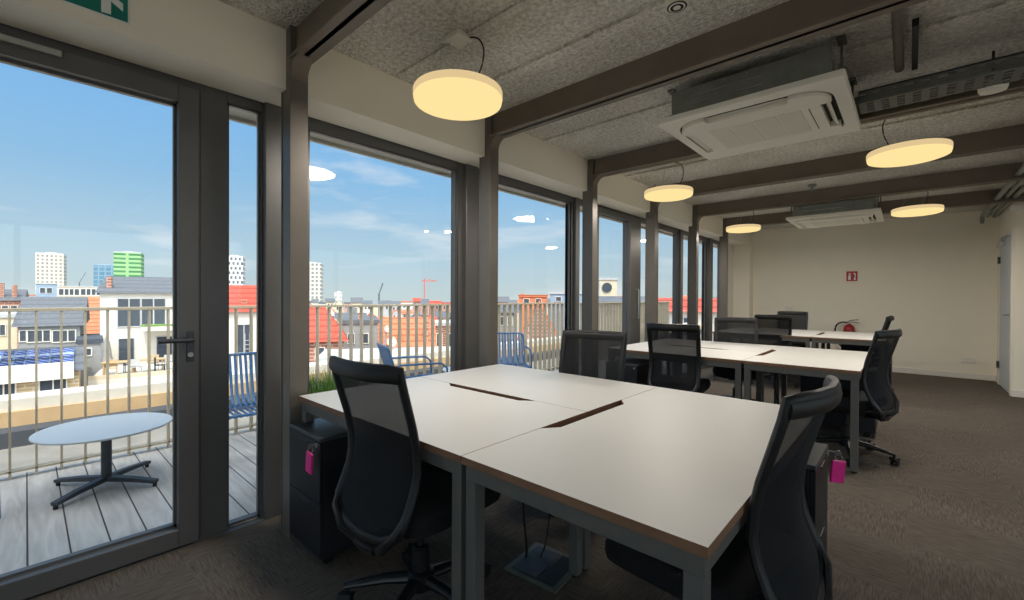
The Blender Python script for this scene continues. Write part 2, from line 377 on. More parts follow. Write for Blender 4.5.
pane_frame(5, 5.515, 5.89, (5.525, 5.88), gz0=.012, gz1=2.285)
stepped(7, 5.88, 6.09)
pane_frame(6, 6.09, 6.856, (6.10, 6.846), gz0=.03, gz1=2.27)
stepped(8, 6.846, 7.01)
pane_frame(7, 7.01, 7.49, (7.02, 7.48), gz0=.012, gz1=2.285)
stepped(9, 7.48, 7.675)
pane_frame(8, 7.675, 8.174, (7.685, 8.164), gz0=.03, gz1=2.27)
stepped(10, 8.164, 8.448)
pane_frame(9, 8.448, 9.03, (8.46, 9.02), gz0=.012, gz1=2.285)
stepped(11, 9.02, 9.26)
struct('trim_12', MB().box(-2.80, -2.68, 9.26, 9.72, 0, 2.36), 'white_trim')
pane_frame(10, -1.3, -.52, (-1.2, -.56), gz0=.03, gz1=2.27)
# door lever, lock, slide-rail closer
hp = on(152, 345, 'X', -2.62)
zl = 1.035
h = MB().box(-2.664, -2.658, .535, .567, zl-.11, zl+.04, .003).cyl((-2.66, .55, zl), (-2.615, .55, zl), .010)
h.sweep([(-2.615, .556, zl), (-2.615, .52, zl), (-2.615, .415, zl+.002)], [.011, .011, .013], .011)
h.build('door_handle', 'dark_metal', door, smooth=True)
MB().lathe([(.012, 0), (.012, .006), (0, .006)], seg=16, mat=Matrix.Translation((-2.658, .551, zl-.075)) @ Matrix.Rotation(PI/2, 4, 'Y')).build('lock_cylinder', 'chrome', door, smooth=True)
MB().box(-2.664, -2.645, -.35, .105, 2.25, 2.278, .003).build('slide_rail', 'chrome', door)
MB().sweep([(-2.664, 5.36, .98), (-2.62, 5.36, .98), (-2.62, 5.36, 1.36), (-2.664, 5.36, 1.36)], .011).build('pull_handle', 'chrome', d3, smooth=True)
# outside lintel and sill
struct('trim_13', MB().box(-3.05, -2.80, -2.2, 10.4, 2.335, 2.75).box(-3.05, -3.02, -2.2, 10.4, 2.312, 2.335), 'coping')
struct('trim_14', MB().box(-2.80, -2.66, -1.3, 9.72, -.02, .004), 'frame')

# ================================================================== DESKS
XL, XM, XRT, YN, YFAR, ZT = -2.335, -1.074, -.303, .943, 2.453, .74
YM = (YN+YFAR)/2
def trapezoid_notch(c, half=.33, dep=.05): return [(c-half, 0), (c-half+.07, dep), (c+half-.07, dep), (c+half, 0)]
def make_desk(label, x0, x1, y0, y1, notch, legs, group=None):
    """local origin at x0,y0; notch = ('E'|'N'|'W', centre)"""
    w, dpt = x1-x0, y1-y0; g = .0015
    t = thing('desk', label, 'desk', (x0, y0, 0), 0, group)
    if notch[0] == 'N': poly = [(g, g), (w-g, g), (w-g, dpt-g)]+[(u, dpt-g-v) for u, v in reversed(trapezoid_notch(notch[1]))]+[(g, dpt-g)]
    elif notch[0] == 'W': poly = [(g, g), (w-g, g), (w-g, dpt-g), (g, dpt-g)]+[(g+v, u) for u, v in reversed(trapezoid_notch(notch[1]))]
    else: poly = [(g, g), (w-g, g), (w-g, dpt-g), (g, dpt-g)]
    top = MB().prism(poly, 'Z', ZT-.025, ZT)
    top.bm.faces.ensure_lookup_table()
    for f in top.bm.faces: f.normal_update(); f.material_index = 0 if abs(f.normal.z) > .9 else 1
    tp = top.build('tabletop', ['desk', 'ply'], t)
    r = MB(); i = .012; b = .045
    r.box(i, w-i, i, i+b, ZT-.025-.05, ZT-.025, .002).box(i, w-i, dpt-i-b, dpt-i, ZT-.025-.05, ZT-.025, .002)
    r.box(i, i+b, i+b, dpt-i-b, ZT-.075, ZT-.025, .002).box(w-i-b, w-i, i+b, dpt-i-b, ZT-.075, ZT-.025, .002)
    r.build('rail_frame', 'desk_frame', t)
    for (lx, ly) in ((i, i), (w-i-b, i), (i, dpt-i-b), (w-i-b, dpt-i-b)):
        l = MB().box(lx, lx+b, ly, ly+b, .012, ZT-.0752, .002).build('leg', 'desk_frame', t)
        MB().lathe([(.018, 0), (.018, .013)], (lx+b/2, ly+b/2, 0), 14).build('foot', 'black', l)
    return t
def cluster(dx, dy, words_):
    a = make_desk(words_[0], XL+dx, XM+dx, YN+dy, YM+dy, ('N', .63), None)
    b = make_desk(words_[1], XL+dx, XM+dx, YM+dy, YFAR+dy, ('0', 0), None)
    c = make_desk(words_[2], XM+dx, XRT+dx, YN+dy, YFAR+dy, ('W', .74), None)
    return a, b, c
cluster(0, 0, ('off-white desk over the pedestal with pink tag, next to the planter of grass', 'off-white desk between the long slot and the second window bay', 'off-white desk with the big plywood corner jutting towards the viewer'))
DB, DC = (.05, 3.034), (.09, 6.13)
cluster(*DB, ('off-white desk in the middle group where a mesh chair stands with its back to us', 'off-white desk in the middle group on its far side below the windows', 'off-white desk ending the middle group beside the open carpet'))
cluster(*DC, ('off-white desk in the rearmost group with a chair back towards us before it', 'off-white desk in the rearmost group along the white end wall by the windows', 'off-white desk in the rearmost group in front of the red extinguisher'))

# ================================================================== CHAIRS
BACK = [(1.01, -.262, .211), (.96, -.252, .211), (.88, -.229, .210), (.80, -.205, .208), (.72, -.188, .206), (.65, -.184, .207), (.59, -.196, .205), (.54, -.216, .206), (.49, -.240, .205), (.455, -.250, .192), (.43, -.250, .160)]
def back_y(z):
    for (z1, y1, h1), (z0, y0, h0) in zip(BACK, BACK[1:]):
        if z >= z0:
            t = (z-z0)/(z1-z0); return y0+t*(y1-y0), h0+t*(h1-h0)
    return BACK[-1][1], BACK[-1][2]
def curve_in(t): return -.045*(1-t*t)       # the back is dished: the middle lies further back than the sides
def make_chair(label):
    t = thing('office_chair', label, 'chair')
    # back frame: one closed loop
    R = [(h, y, z) for z, y, h in BACK]
    top = [(.211*s, -.262+curve_in(s), 1.01) for s in (.8, .5, 0, -.5, -.8)]
    L = [(-h, y, z) for z, y, h in reversed(BACK)]
    bot = [(-.11, -.262, .412), (0, -.272, .405), (.11, -.262, .412)]
    loop = top+[(-x, y, z) for x, y, z in R]
    loop = [(-x, y, z) for x, y, z in loop[:0]]+top+[(-h, y, z) for z, y, h in BACK]+bot+[(h, y, z) for z, y, h in reversed(BACK)]
    f = MB().sweep(loop, .019, .013, ref=(0, 1, 0), seg=10, closed=True)
    # deep top rail
    ss = [k/8-1 for k in range(17)]
    f.sweep([(.214*s, -.260+curve_in(s), .992) for s in ss], .017, .028, ref=(0, 0, 1), seg=12)
    bf = f.build('back_frame', 'black', t, smooth=True)
    rows = []
    for k in range(27):
        z = .425+(.99-.425)*k/26; y, h = back_y(z)
        sc = curve_in(0)/-.045
        rows.append([((h-.008)*s, y+.004+curve_in(s)*(1 if z > .5 else .6), z) for s in [j/8-1 for j in range(17)]])
    mp = MB().grid(rows).build('back_mesh', 'mesh', t, smooth=True)
    md = mp.modifiers.new('thick', 'SOLIDIFY'); md.thickness = .002
    # yoke under the back down to the mechanism, two bars with an opening between
    y = MB()
    for s in (-1, 1):
        y.sweep([(s*.205, -.232, .51), (s*.19, -.262, .455), (s*.13, -.275, .395), (s*.05, -.245, .352), (s*.03, -.14, .352), (s*.03, -.05, .365)], [.013, .018, .019, .019, .02, .02], [.012, .014, .014, .013, .016, .018], ref=(0, 1, 0), seg=8)
    y.sweep([(-.06, -.255, .356), (0, -.262, .352), (.06, -.255, .356)], .016, .012, ref=(0, 1, 0))
    y.build('back_yoke', 'black_gloss', t, smooth=True)
    # seat cushion
    def seat(z, gx, gy, n=40):
        out = []
        for k in range(n):
            a = 2*PI*k/n; c, s = math.cos(a), math.sin(a); p = .36
            out.append((gx*math.copysign(abs(c)**p, c), .03+gy*math.copysign(abs(s)**p, s)*(1 if s < 0 else 1.04), z-(.03*max(0, s)**3)))
        return out
    prof = [(.415, .88, .90), (.42, .97, .98), (.445, 1.0, 1.0), (.475, .995, .995), (.492, .95, .955), (.500, .80, .80), (.500, .5, .5)]
    sm = MB(); rings = []
    for z, a, b in prof: rings.append([sm.bm.verts.new(p) for p in seat(z, .242*a, .242*b)])
    for A, B in zip(rings, rings[1:]):
        for k in range(len(A)): sm.bm.faces.new((A[k], A[(k+1) % len(A)], B[(k+1) % len(A)], B[k]))
    sm.bm.faces.new(rings[0]); sm.bm.faces.new(rings[-1])
    sm.build('seat', 'seat', t, smooth=True)
    MB().box(-.085, .085, -.14, .13, .345, .415, .018, seg=2).sweep([(.085, .05, .385), (.2, .06, .375), (.235, .06, .37)], .008).build('tilt_mechanism', 'black', t, smooth=True)
    MB().lathe([(.036, .075), (.036, .24), (.030, .245), (.030, .25), (.016, .252), (.016, .35)], seg=20).build('gas_column', 'black', t, smooth=True)
    MB().lathe([(.03, .075), (.052, .082), (.056, .11), (.052, .145), (.038, .155)], seg=24).build('base_hub', 'black_gloss', t, smooth=True)
    for k in range(5):
        a = PI/2+.35+2*PI*k/5; c, s = math.cos(a), math.sin(a)
        lg = MB().sweep([(c*.04, s*.04, .118), (c*.14, s*.14, .112), (c*.26, s*.26, .092), (c*.305, s*.305, .084)], [.028, .024, .018, .016], [.024, .020, .014, .012], seg=10).build('leg', 'black_gloss', t, smooth=True)
        cs = MB(); X = Matrix.Translation((c*.295, s*.295, 0)) @ Matrix.Rotation(a+.7*(k % 3), 4, 'Z')
        for o in (-.024, .006):
            cs.lathe([(.0, 0), (.018, .0), (.027, .003), (.0285, .009), (.027, .015), (.018, .018), (0, .018)], seg=20, mat=X @ Matrix.Translation((.012, o, .0285)) @ Matrix.Rotation(-PI/2, 4, 'X'))
        cs.sweep([X @ Vector((0, 0, .078)), X @ Vector((0, 0, .045)), X @ Vector((.012, 0, .03))], [.008, .009, .006])
        cs.sweep([X @ Vector(p) for p in ((-.014, 0, .045), (.0, 0, .06), (.022, 0, .06), (.038, 0, .046))], .026, .004, ref=(0, 0, 1), square=True)
        cs.build('castor', 'black', lg, smooth=True)
    return t
proto = make_chair('black mesh office chair beside the black pedestal with pink tag, back turned to us')
proto.location = (-1.465, 1.075, 0); proto.rotation_euler = (0, 0, math.radians(3))
def turn_base(root, deg):
    for ch in root.children:
        if ch.name.split('.')[0] == 'leg': ch.rotation_euler = (0, 0, math.radians(deg))
turn_base(proto, -33)
for lab, x, y, rz in (
    ('black mesh office chair pushed in at the plywood corner, cut off by the bottom edge', -.456, 1.45, 85),
    ('black mesh office chair facing us across the first desks, only its back showing', -1.53, 2.33, 193),
    ('black mesh office chair between the first and middle desks, back towards us', -1.585, 4.08, 8),
    ('black mesh office chair facing us across the middle desks', -1.44, 5.36, 197),
    ('black mesh office chair at the open end of the middle desks, star base in view', -.368, 4.42, 74),
    ('black mesh office chair before the rearmost desks, its back towards us, overlapping another chair', -1.47, 7.27, 12),
    ('black mesh office chair facing us from behind the rearmost desks by the end wall', -1.50, 8.74, 184),
    ('black mesh office chair of which only a thin sliver shows at the rearmost desks', -.47, 7.80, 88)):
    turn_base(dup(proto, lab, (x, y, 0), math.radians(rz)), 24 if rz == 74 else rz*1.7 % 72)

# ================================================================== PEDESTALS
def make_pedestal(label, loc, rz):
    """front faces local -Y; .38 wide, .56 deep, .60 high"""
    t = thing('drawer_pedestal', label, 'drawer unit', loc, rz)
    W, D, H = .34, .57, .61
    MB().box(-W/2, W/2, .02, D, .055, H-.018, .002).build('carcass', 'pedestal', t)
    MB().box(-W/2-.001, W/2+.001, 0, D+.001, H-.018, H, .002).build('top', 'pedestal_top', t)
    for z0, z1 in ((.062, .305), (.311, H-.022)):
        d = MB().box(-W/2, W/2, 0, .02, z0, z1, .002).build('drawer_front', 'pedestal', t)
        MB().box(-.05, .05, -.004, .004, z1-.022, z1-.014).build('grip', 'dark_metal', d)
    MB().lathe([(.010, 0), (.010, .006), (0, .006)], seg=14, mat=Matrix.Translation((.142, 0, H-.035)) @ Matrix.Rotation(PI/2, 4, 'X')).build('lock', 'chrome', t)
    for sx in (-1, 1):
        for y in (.06, D-.06):
            MB().lathe([(0, -.01), (.024, -.01), (.026, -.006), (.026, .006), (.024, .01), (0, .01)], seg=16, mat=Matrix.Translation((sx*(W/2-.05), y, .026)) @ Matrix.Rotation(PI/2, 4, 'Y')).sweep([(sx*(W/2-.05), y, .03), (sx*(W/2-.05), y, .056)], .010).build('castor', 'black', t)
    return t
P1 = (-2.140, .890, 0)
ped = make_pedestal('black two-drawer pedestal beside the first steel column, with a pink key tag in its lock', P1, 0)
P2 = (-.262, 2.21, 0)
dup(ped, 'black pedestal with pink tag whose front is turned to the open carpet', P2, PI/2)
dup(ped, 'black pedestal under the window end of the middle desks', (-2.10, .89+DB[1], 0), 0)
dup(ped, 'black pedestal under the open end of the middle desks behind a chair', (-.215, 2.21+DB[1], 0), PI/2)
dup(ped, 'black pedestal under the rearmost desks below the extinguisher', (-.18, 2.21+DC[1]-.05, 0), PI/2)
def key_tag(label, loc, rz):
    t = thing('key_tag', label, 'key tag', loc, rz)
    MB().sweep([(0, -.001, 0), (0, -.03, 0)], .004).lathe([(.011, -.001), (.011, .001)], seg=14, mat=Matrix.Translation((0, -.038, -.002)) @ Matrix.Rotation(PI/2, 4, 'Y')).build('key', 'chrome', t)
    MB().sweep(arc((0, -.040, -.020), .012, 0, 2*PI*.96, 16, 'YZ'), .0012, seg=6, closed=True).build('ring', 'chrome', t)
    b = MB().box(-.030, .030, -.047, -.036, -.125, -.030, .005, seg=2, mat=Matrix.Rotation(.10, 4, 'Y')).build('fob', 'pink', t)
    return t
k1 = key_tag('pink plastic key tag hanging from the pedestal next to the steel column', (P1[0]+.142, P1[1]+.010, .580), 0)
k2 = copy_tree(k1); k2['label'] = 'pink plastic key tag hanging from the pedestal that faces the open carpet'
k2.location = (P2[0]+.006, 2.30, .605); k2.rotation_euler = (0, 0, PI/2)
for ch in k2.children:
    if ch.name.startswith('fob'): ch.rotation_euler = (0, 0, -.8); ch.location = (.028, -.014, 0)

# floor box and cable below the desks
fb = on(545, 566, 'Z', 0)
t = thing('floor_box', 'grey floor socket box with raised lid on the carpet under the first desks', 'floor socket', (fb.x, fb.y, 0), .1)
MB().box(-.14, .14, -.14, .14, 0, .006, .002).build('surround', 'galv_dark', t)
MB().box(-.11, .02, -.11, .11, .006, .010, .001).build('lid', 'dark_metal', t)
MB().box(.03, .11, -.11, .11, .0065, .009).build('socket_strip', 'black', t)
cb = MB().sweep(flow([(fb.x-.1, fb.y-.02, .012), (fb.x-.13, fb.y+.02, .03), (fb.x-.22, fb.y+.10, .16), (fb.x-.27, fb.y+.15, .25), (fb.x-.25, fb.y+.16, .40), (fb.x-.23, fb.y+.17, .66)]), .006)
tag(cb.build('power_cable', 'cable', smooth=True), 'black power cable rising from the floor box to the desk', 'cable')
cb = MB().sweep(flow([(fb.x-.05, fb.y+.03, .012), (fb.x-.06, fb.y+.08, .05), (fb.x-.12, fb.y+.2, .16), (fb.x-.14, fb.y+.26, .3), (fb.x-.12, fb.y+.27, .66)]), .004)
tag(cb.build('network_cable', 'cable', smooth=True), 'thin dark cable beside the power cable at the floor socket box', 'cable')
# extra cable-riser under B and C
for nm, dx, dy, lab in (('riser', *DB, 'black cable hanging under the middle desks'), ('riser', *DC, 'black cable hanging under the rearmost desks')):
    x, y = XM+dx+.15, YM+dy-.2
    tag(MB().sweep(flow([(x, y, .66), (x-.02, y, .45), (x+.05, y-.02, .2), (x+.12, y-.05, .014), (x+.3, y-.1, .010)]), .006).build('power_cable', 'cable', smooth=True), lab, 'cable')

# ================================================================== PENDANT LAMPS
LR, LZ = .236, 2.272
def make_lamp(label):
    t = thing('pendant_lamp', label, 'lamp', group=None)
    hz = CEIL-LZ
    MB().lathe([(LR-.02, .078), (LR-.004, .074), (LR, .066), (LR, .040), (LR-.004, .036)], seg=64).build('housing_ring', 'lamp_rim', t, smooth=True)
    MB().lathe([(LR-.004, .036), (LR-.002, .030), (LR-.006, .012), (LR-.03, .003), (LR*.6, -.003), (0, -.006)], seg=64).build('diffuser', 'diffuser', t, smooth=True)
    MB().lathe([(LR-.022, .078), (.0, .078), (0, .082), (LR-.05, .082), (LR-.022, .079)], seg=48).build('top_plate', 'ac_white', t)
    MB().box(-.055, .055, -.055, .055, hz-.028, hz, .004).build('canopy', 'ac_white', t)
    for a in (.5, .5+2*PI/3, .5+4*PI/3):
        MB().cyl((math.cos(a)*.15, math.sin(a)*.15, .08), (math.cos(a)*.045, math.sin(a)*.045, hz-.026), .0011, 6).build('suspension_wire', 'chrome', t)
    MB().sweep(flow([(.05, .03, hz-.012), (.10, .05, hz-.03), (.13, .06, hz-.09), (.125, .055, hz-.17), (.10, .04, .12), (.09, .035, .08)]), .0042, seg=8).build('cable', 'cable', t, smooth=True)
    return t
lamps = [(-1.79, 1.545), (-1.83, 4.385), (-1.89, 7.33), (-.02, 4.315), (.055, 7.17)]
labs = ['largest-looking round pendant lamp, glowing between the first two beams', 'round glowing pendant lamp by the windows, in front of the fourth steel column', 'small-looking round pendant lamp glowing at the far window end',
        'round glowing pendant lamp hanging below the perforated tray', 'round pendant lamp glowing beside the far ceiling cassette near the end wall']
lp = make_lamp(labs[0]); lp.location = (*lamps[0], LZ)
for i, ((x, y), l) in enumerate(zip(lamps[1:], labs[1:])): dup(lp, l, (x, y, LZ), (0, 0, PI*.95, .4)[i])
for i, (x, y) in enumerate(lamps):
    L = bpy.data.lights.new('lamp_light', 'AREA'); L.shape = 'DISK'; L.size = .44; L.energy = 21; L.color = (1, .92, .81)
    o = bpy.data.objects.new('lamp_light', L); C.objects.link(o); o.location = (x, y, LZ-.008)

# ================================================================== CEILING CASSETTES
def rrect(hx, hy, r, n=6):
    out = []
    for cx, cy, a0 in ((hx-r, hy-r, 0), (-hx+r, hy-r, PI/2), (-hx+r, -hy+r, PI), (hx-r, -hy+r, 3*PI/2)):
        for k in range(n+1):
            a = a0+PI/2*k/n; out.append((cx+r*math.cos(a), cy+r*math.sin(a)))
    return out
def make_cassette(label, zt):
    t = thing('ceiling_cassette', label, 'air conditioner')
    H = .487; top = CEIL-zt
    # panel: chamfered square with a hollow
    def ring(mb, A, za, B, zb):
        n = len(A); a = [mb.bm.verts.new((x, y, za)) for x, y in A]; b = [mb.bm.verts.new((x, y, zb)) for x, y in B]
        for i in range(n): mb.bm.faces.new((a[i], a[(i+1) % n], b[(i+1) % n], b[i]))
    o = rrect(H, H, .012); q = rrect(H-.004, H-.004, .012)
    i1 = rrect(.420, .420, .175); 
    p = MB(); ring(p, o, .035, o, .006); ring(p, o, .006, q, 0)
    # outer flat to the rounded slot
    ring(p, q, 0, rrect(.420, .420, .175), -.004); ring(p, i1, -.004, i1, .03); ring(p, i1, .03, o, .035)
    p.build('panel', 'ac_white', t)
    MB().prism(rrect(.422, .422, .17), 'Z', .018, .03).build('air_slot', 'ac_dark', t)
    # centre plate, notched at the four sides for the flaps, rounded at the corners
    poly = []
    for k in range(4):
        ca, sa = math.cos(k*PI/2), math.sin(k*PI/2)
        loc_ = [(.405, -.225), (.350, -.215), (.350, .215), (.405, .225)]+[(.245+.160*math.cos(q), .245+.160*math.sin(q)) for q in [PI/2*j/8 for j in range(1, 8)]]
        poly += [(x*ca-y*sa, x*sa+y*ca) for x, y in loc_]
    MB().prism(poly, 'Z', -.022, .016).build('centre_plate', 'ac_white', t)
    g = MB()
    for k in range(4):
        g.box(-.255+k*.130, -.255+k*.130+.120, -.21, .21, -.0245, -.021, .001)
    g.build('intake_grille', 'ac_grille', t)
    MB().box(.292, .297, -.2, .2, -.0228, -.021).build('seam', 'ac_dark', t)
    for a in range(4):
        ang = (.9, .35, .35, .35)[a]
        X = Matrix.Rotation(a*PI/2, 4, 'Z') @ Matrix.Translation((.382, 0, .0)) @ Matrix.Rotation(ang, 4, 'Y')
        MB().box(-.022, .022, -.205, .205, -.004, .004, .003, mat=X).build('flap', 'ac_white', t)
    b = MB().box(-.42, .42, -.42, .42, .035, top-.06, .004)
    b.build('body', 'galv', t)
    s = MB()
    for z in (.10, .15): s.box(-.30, .10, -.424, -.419, z, z+.005)
    for x in (-.36, -.22, -.1, .02): s.box(x, x+.008, -.424, -.419, top-.085, top-.077)
    s.build('panel_line', 'chrome', t)
    for sx in (-1, 1):
        for sy in (-1, 1):
            k = MB().cyl((sx*.455, sy*.30, .04), (sx*.455, sy*.30, top), .006, 8).box(min(sx*.42, sx*.475), max(sx*.42, sx*.475), sy*.30-.035, sy*.30+.035, .10, .104).box(min(sx*.418, sx*.424), max(sx*.418, sx*.424), sy*.30-.035, sy*.30+.035, .04, .16)
            k.box(sx*.455-.02, sx*.455+.02, sy*.30-.05, sy*.30+.05, top-.012, top)
            k.build('hanger', 'galv_dark', t)
    return t
ac = make_cassette('large square white ceiling cassette with galvanised body hung in the middle of the room', 2.37)
ac.location = (-.735, 3.225, 2.37)
a2 = make_cassette('smaller-looking white ceiling cassette hung far off near the end wall', 2.30); a2.location = (-.75, 7.29, 2.30)

# ================================================================== CEILING SERVICES
t = thing('cable_tray', 'perforated galvanised cable tray running crosswise beside the large cassette', 'cable tray', (0, 3.47, 2.43))
p = MB()
x0, x1 = -.24, 4.1
for y, z0 in ((-.10, 0), (.10, 0)):
    p.box(x0, x1, y-.001, y+.001, .0, .014).box(x0, x1, y-.001, y+.001, .026, .040).box(x0, x1, y-.001, y+.001, .052, .066)
    n = int((x1-x0)/.07)
    for k in range(n):
        p.box(x0+k*.07, x0+k*.07+.03, y-.001, y+.001, .012, .028).box(x0+k*.07+.035, x0+k*.07+.065, y-.001, y+.001, .038, .054)
p.build('side_wall', 'tray', t)
p = MB()
for k in range(5): p.box(x0, x1, -.10+k*.0425, -.10+k*.0425+.022, 0, .002)
for k in range(int((x1-x0)/.07)): p.box(x0+k*.07, x0+k*.07+.035, -.10, .10, 0.0002, .0018)
p.build('tray_floor', 'tray', t)
MB().box(x0, x1, -.11, -.085, .066, .072).build('edge_strip', 'black', t)
for x in (.5, 1.6, 2.7, 3.8): MB().cyl((x, 0, 0), (x, 0, CEIL-2.43), .005, 8).box(x-.02, x+.02, -.11, .11, -.006, 0).build('hanger', 'galv_dark', t)
tag(MB().cyl((-.055, 2.40, 2.615), (-.055, 3.36, 2.575), .022, 16).cyl((-.055, 1.0, 2.615), (-.055, 2.40, 2.615), .022, 16).build('ceiling_pipe', 'pipe', smooth=True), 'grey pipe on the ceiling running towards the perforated tray', 'pipe')
tag(MB().sweep([(.01, 2.9, 2.60), (.01, 3.30, 2.57), (.01, 3.36, 2.565)], .013, .02, square=True).build('conduit', 'black'), 'short black conduit next to the grey ceiling pipe', 'conduit')
t = thing('motion_sensor', 'round white sensor hanging beside the perforated tray', 'sensor', (.335, 3.62, 2.44))
MB().lathe([(0, -.03), (.030, -.029), (.055, -.022), (.060, -.008), (.060, .016), (.052, .022), (0, .022)], seg=36).build('housing', 'ac_white', t, smooth=True)
MB().cyl((0, 0, .022), (0, 0, CEIL-2.44), .006, 8).build('stem', 'black', t)
sd = on(677, 3, 'Z', CEIL-.03)
t = thing('smoke_detector', 'round white smoke detector with ring slots at the top edge on the ceiling', 'smoke detector', (sd.x, sd.y, CEIL))
MB().lathe([(.055, 0), (.055, -.016), (.048, -.022), (.046, -.045), (.034, -.052), (.0, -.053)], seg=36).build('housing', 'ac_white', t, smooth=True)
for r in (.026, .034, .041): MB().lathe([(r, -.0525+.002*(r > .03)), (r+.003, -.0525+.004*(r > .03))], seg=30).build('slot_ring', 'ac_dark', t)
# conduits along the right-hand wall
for k, (x, z, r, lab) in enumerate(((.80, 2.52, .026, 'galvanised conduit beside the end-wall lamp, first of its bundle, ending in a bend'), (.88, 2.53, .022, 'galvanised conduit running second in the bundle by the corner door'), (.95, 2.52, .026, 'galvanised conduit running third in the bundle by the corner door'), (1.03, 2.54, .020, 'thin galvanised conduit outermost in the bundle above the corner door'))):
    pts = [(x, 4.0, z), (x, 9.55, z)]
    pts += [(x, 9.55+.12*math.sin(a), z-.12+.12*math.cos(a)) for a in [i*PI/12 for i in range(1, 7)]] if k == 0 else [(x, 9.9, z)]
    tag(MB().sweep(pts, r, seg=12).build('conduit', 'galv', smooth=True), lab, 'conduit')
# small things in the ceiling between the far beams
for i, (px, py, lab) in enumerate(((812, 187, 'small grey ceiling fitting between the middle beams beyond the large cassette'),)):
    q = on(px, py, 'Z', CEIL-.03)
    t = thing('sprinkler', lab, 'sprinkler', (q.x, q.y, CEIL))
    MB().lathe([(.045, 0), (.05, -.012), (.03, -.03), (.012, -.034), (.012, -.06), (.03, -.064), (.03, -.068), (0, -.07)], seg=24).build('head', 'galv', t, smooth=True)

# ================================================================== WALL FITTINGS
a, b = on(846.5, 271.5, 'Y', YF), on(857.5, 281, 'Y', YF)
t = thing('fire_sign', 'small red fire sign with white pictograms on the end wall', 'sign', (a.x, YF-.004, b.z)); w, hh = b.x-a.x, a.z-b.z
MB().box(0, w, -.004, .004, 0, hh, .002).build('plate', 'sign_red', t)
q = MB(); y0, y1 = -.0052, -.003
q.prism([(w*.16, hh*.12), (w*.40, hh*.12), (w*.40, hh*.5), (w*.34, hh*.6), (w*.22, hh*.6), (w*.16, hh*.5)], 'Y', y0, y1).box(w*.24, w*.32, y0, y1, hh*.6, hh*.72).box(w*.18, w*.40, y0, y1, hh*.72, hh*.80).prism([(w*.40, hh*.72), (w*.46, hh*.55), (w*.43, hh*.53), (w*.38, hh*.68)], 'Y', y0, y1)
q.prism([(w*.62, hh*.72), (w*.66, hh*.84), (w*.82, hh*.80), (w*.86, hh*.60), (w*.80, hh*.34), (w*.88, hh*.14), (w*.64, hh*.14), (w*.72, hh*.36), (w*.76, hh*.58), (w*.74, hh*.68)], 'Y', y0, y1)
q.build('pictogram', 'sign_white', t)
# extinguisher
ex = (-.80, YF-.105, 0)
t = thing('fire_extinguisher', 'red fire extinguisher with black hose on the end wall behind the rearmost desk', 'fire extinguisher', (ex[0], ex[1], .34))
MB().lathe([(0, 0), (.07, 0), (.085, .012), (.085, .36), (.078, .40), (.055, .435), (.028, .45), (.024, .47)], seg=32).build('cylinder', 'red', t, smooth=True)
MB().box(-.022, .022, -.022, .022, .468, .50, .004).cyl((0, 0, .47), (0, 0, .5), .02).build('valve', 'chrome', t)
MB().sweep([(-.02, 0, .505), (.04, 0, .53), (.13, 0, .545)], .012, .006).sweep([(0, 0, .497), (.06, 0, .50), (.14, 0, .485)], .012, .005).build('lever', 'black', t)
MB().sweep(flow([(-.02, 0, .485), (-.10, -.01, .49), (-.17, -.01, .45), (-.20, -.01, .36), (-.185, 0, .2), (-.13, 0, .08), (-.1, 0, .05)]), .013).build('hose', 'black', t, smooth=True)
MB().box(-.04, .04, .085, .105, .1, .42, .003).box(-.09, .09, .083, .09, .30, .33).build('wall_bracket', 'dark_metal', t)
# socket plate and switch
a, b = on(961, 357, 'Y', YF), on(975.5, 363.5, 'Y', YF)
t = thing('socket_plate', 'long white double socket plate low on the end wall near the corner door', 'socket', (a.x, YF, b.z)); w, hh = b.x-a.x, a.z-b.z
MB().box(0, w, -.012, 0, 0, hh, .003).build('plate', 'white_trim', t)
for k in range(2): MB().lathe([(.024, 0), (.024, -.003), (.020, -.001), (0, -.001)], seg=20, mat=Matrix.Translation((w*(.27+.46*k), -.012, hh/2)) @ Matrix.Rotation(-PI/2, 4, 'X')).build('outlet', 'ac_white', t)
a, b = on(785.5, 306, 'Y', YF), on(792.5, 310.5, 'Y', YF)
t = thing('light_switch', 'small white switch on the end wall above the rear chairs', 'switch', (a.x, YF, b.z)); w, hh = b.x-a.x, a.z-b.z
MB().box(0, w, -.012, 0, 0, hh, .003).build('plate', 'white_trim', t)
MB().box(w*.1, w*.46, -.017, -.012, hh*.14, hh*.86, .002).box(w*.54, w*.9, -.017, -.012, hh*.14, hh*.86, .002).build('rocker', 'ac_white', t)
# exit sign
a = on(129.5, 25.5, 'X', BULK_X); sx = BULK_X
t = thing('exit_sign', 'green emergency exit sign with white pictogram above the glass terrace door', 'sign', (sx, a.y-.30, a.z))
MB().box(0, .006, 0, .30, 0, .15, .002).build('plate', 'sign_white', t)
MB().box(.006, .0072, .006, .294, .006, .144).build('face', 'sign_green', t)
def sy(px, py): q = on(px, py, 'X', sx); return (q.y-(a.y-.30), q.z-a.z)
q = MB(); P = [sy(101, 12.5), sy(110.8, 15.3)]
q.prism([P[0], P[1], (P[1][0], .12), (P[0][0], .12)], 'X', .0072, .009)
q.build('pictogram_bar', 'sign_white', t); q = MB()
q.prism([(P[1][0], .068), sy(122.8, 12.5), (sy(122.8, 12.5)[0], sy(122.8, 5)[1]), (P[1][0], .1)], 'X', .0072, .009)
q.build('pictogram_limb', 'sign_white', t); q = MB()
q.prism([(.03, .05), (.09, .05), (.09, .035), (.135, .075), (.09, .115), (.09, .1), (.03, .1)], 'X', .0072, .009)
q.build('arrow', 'sign_white', t)

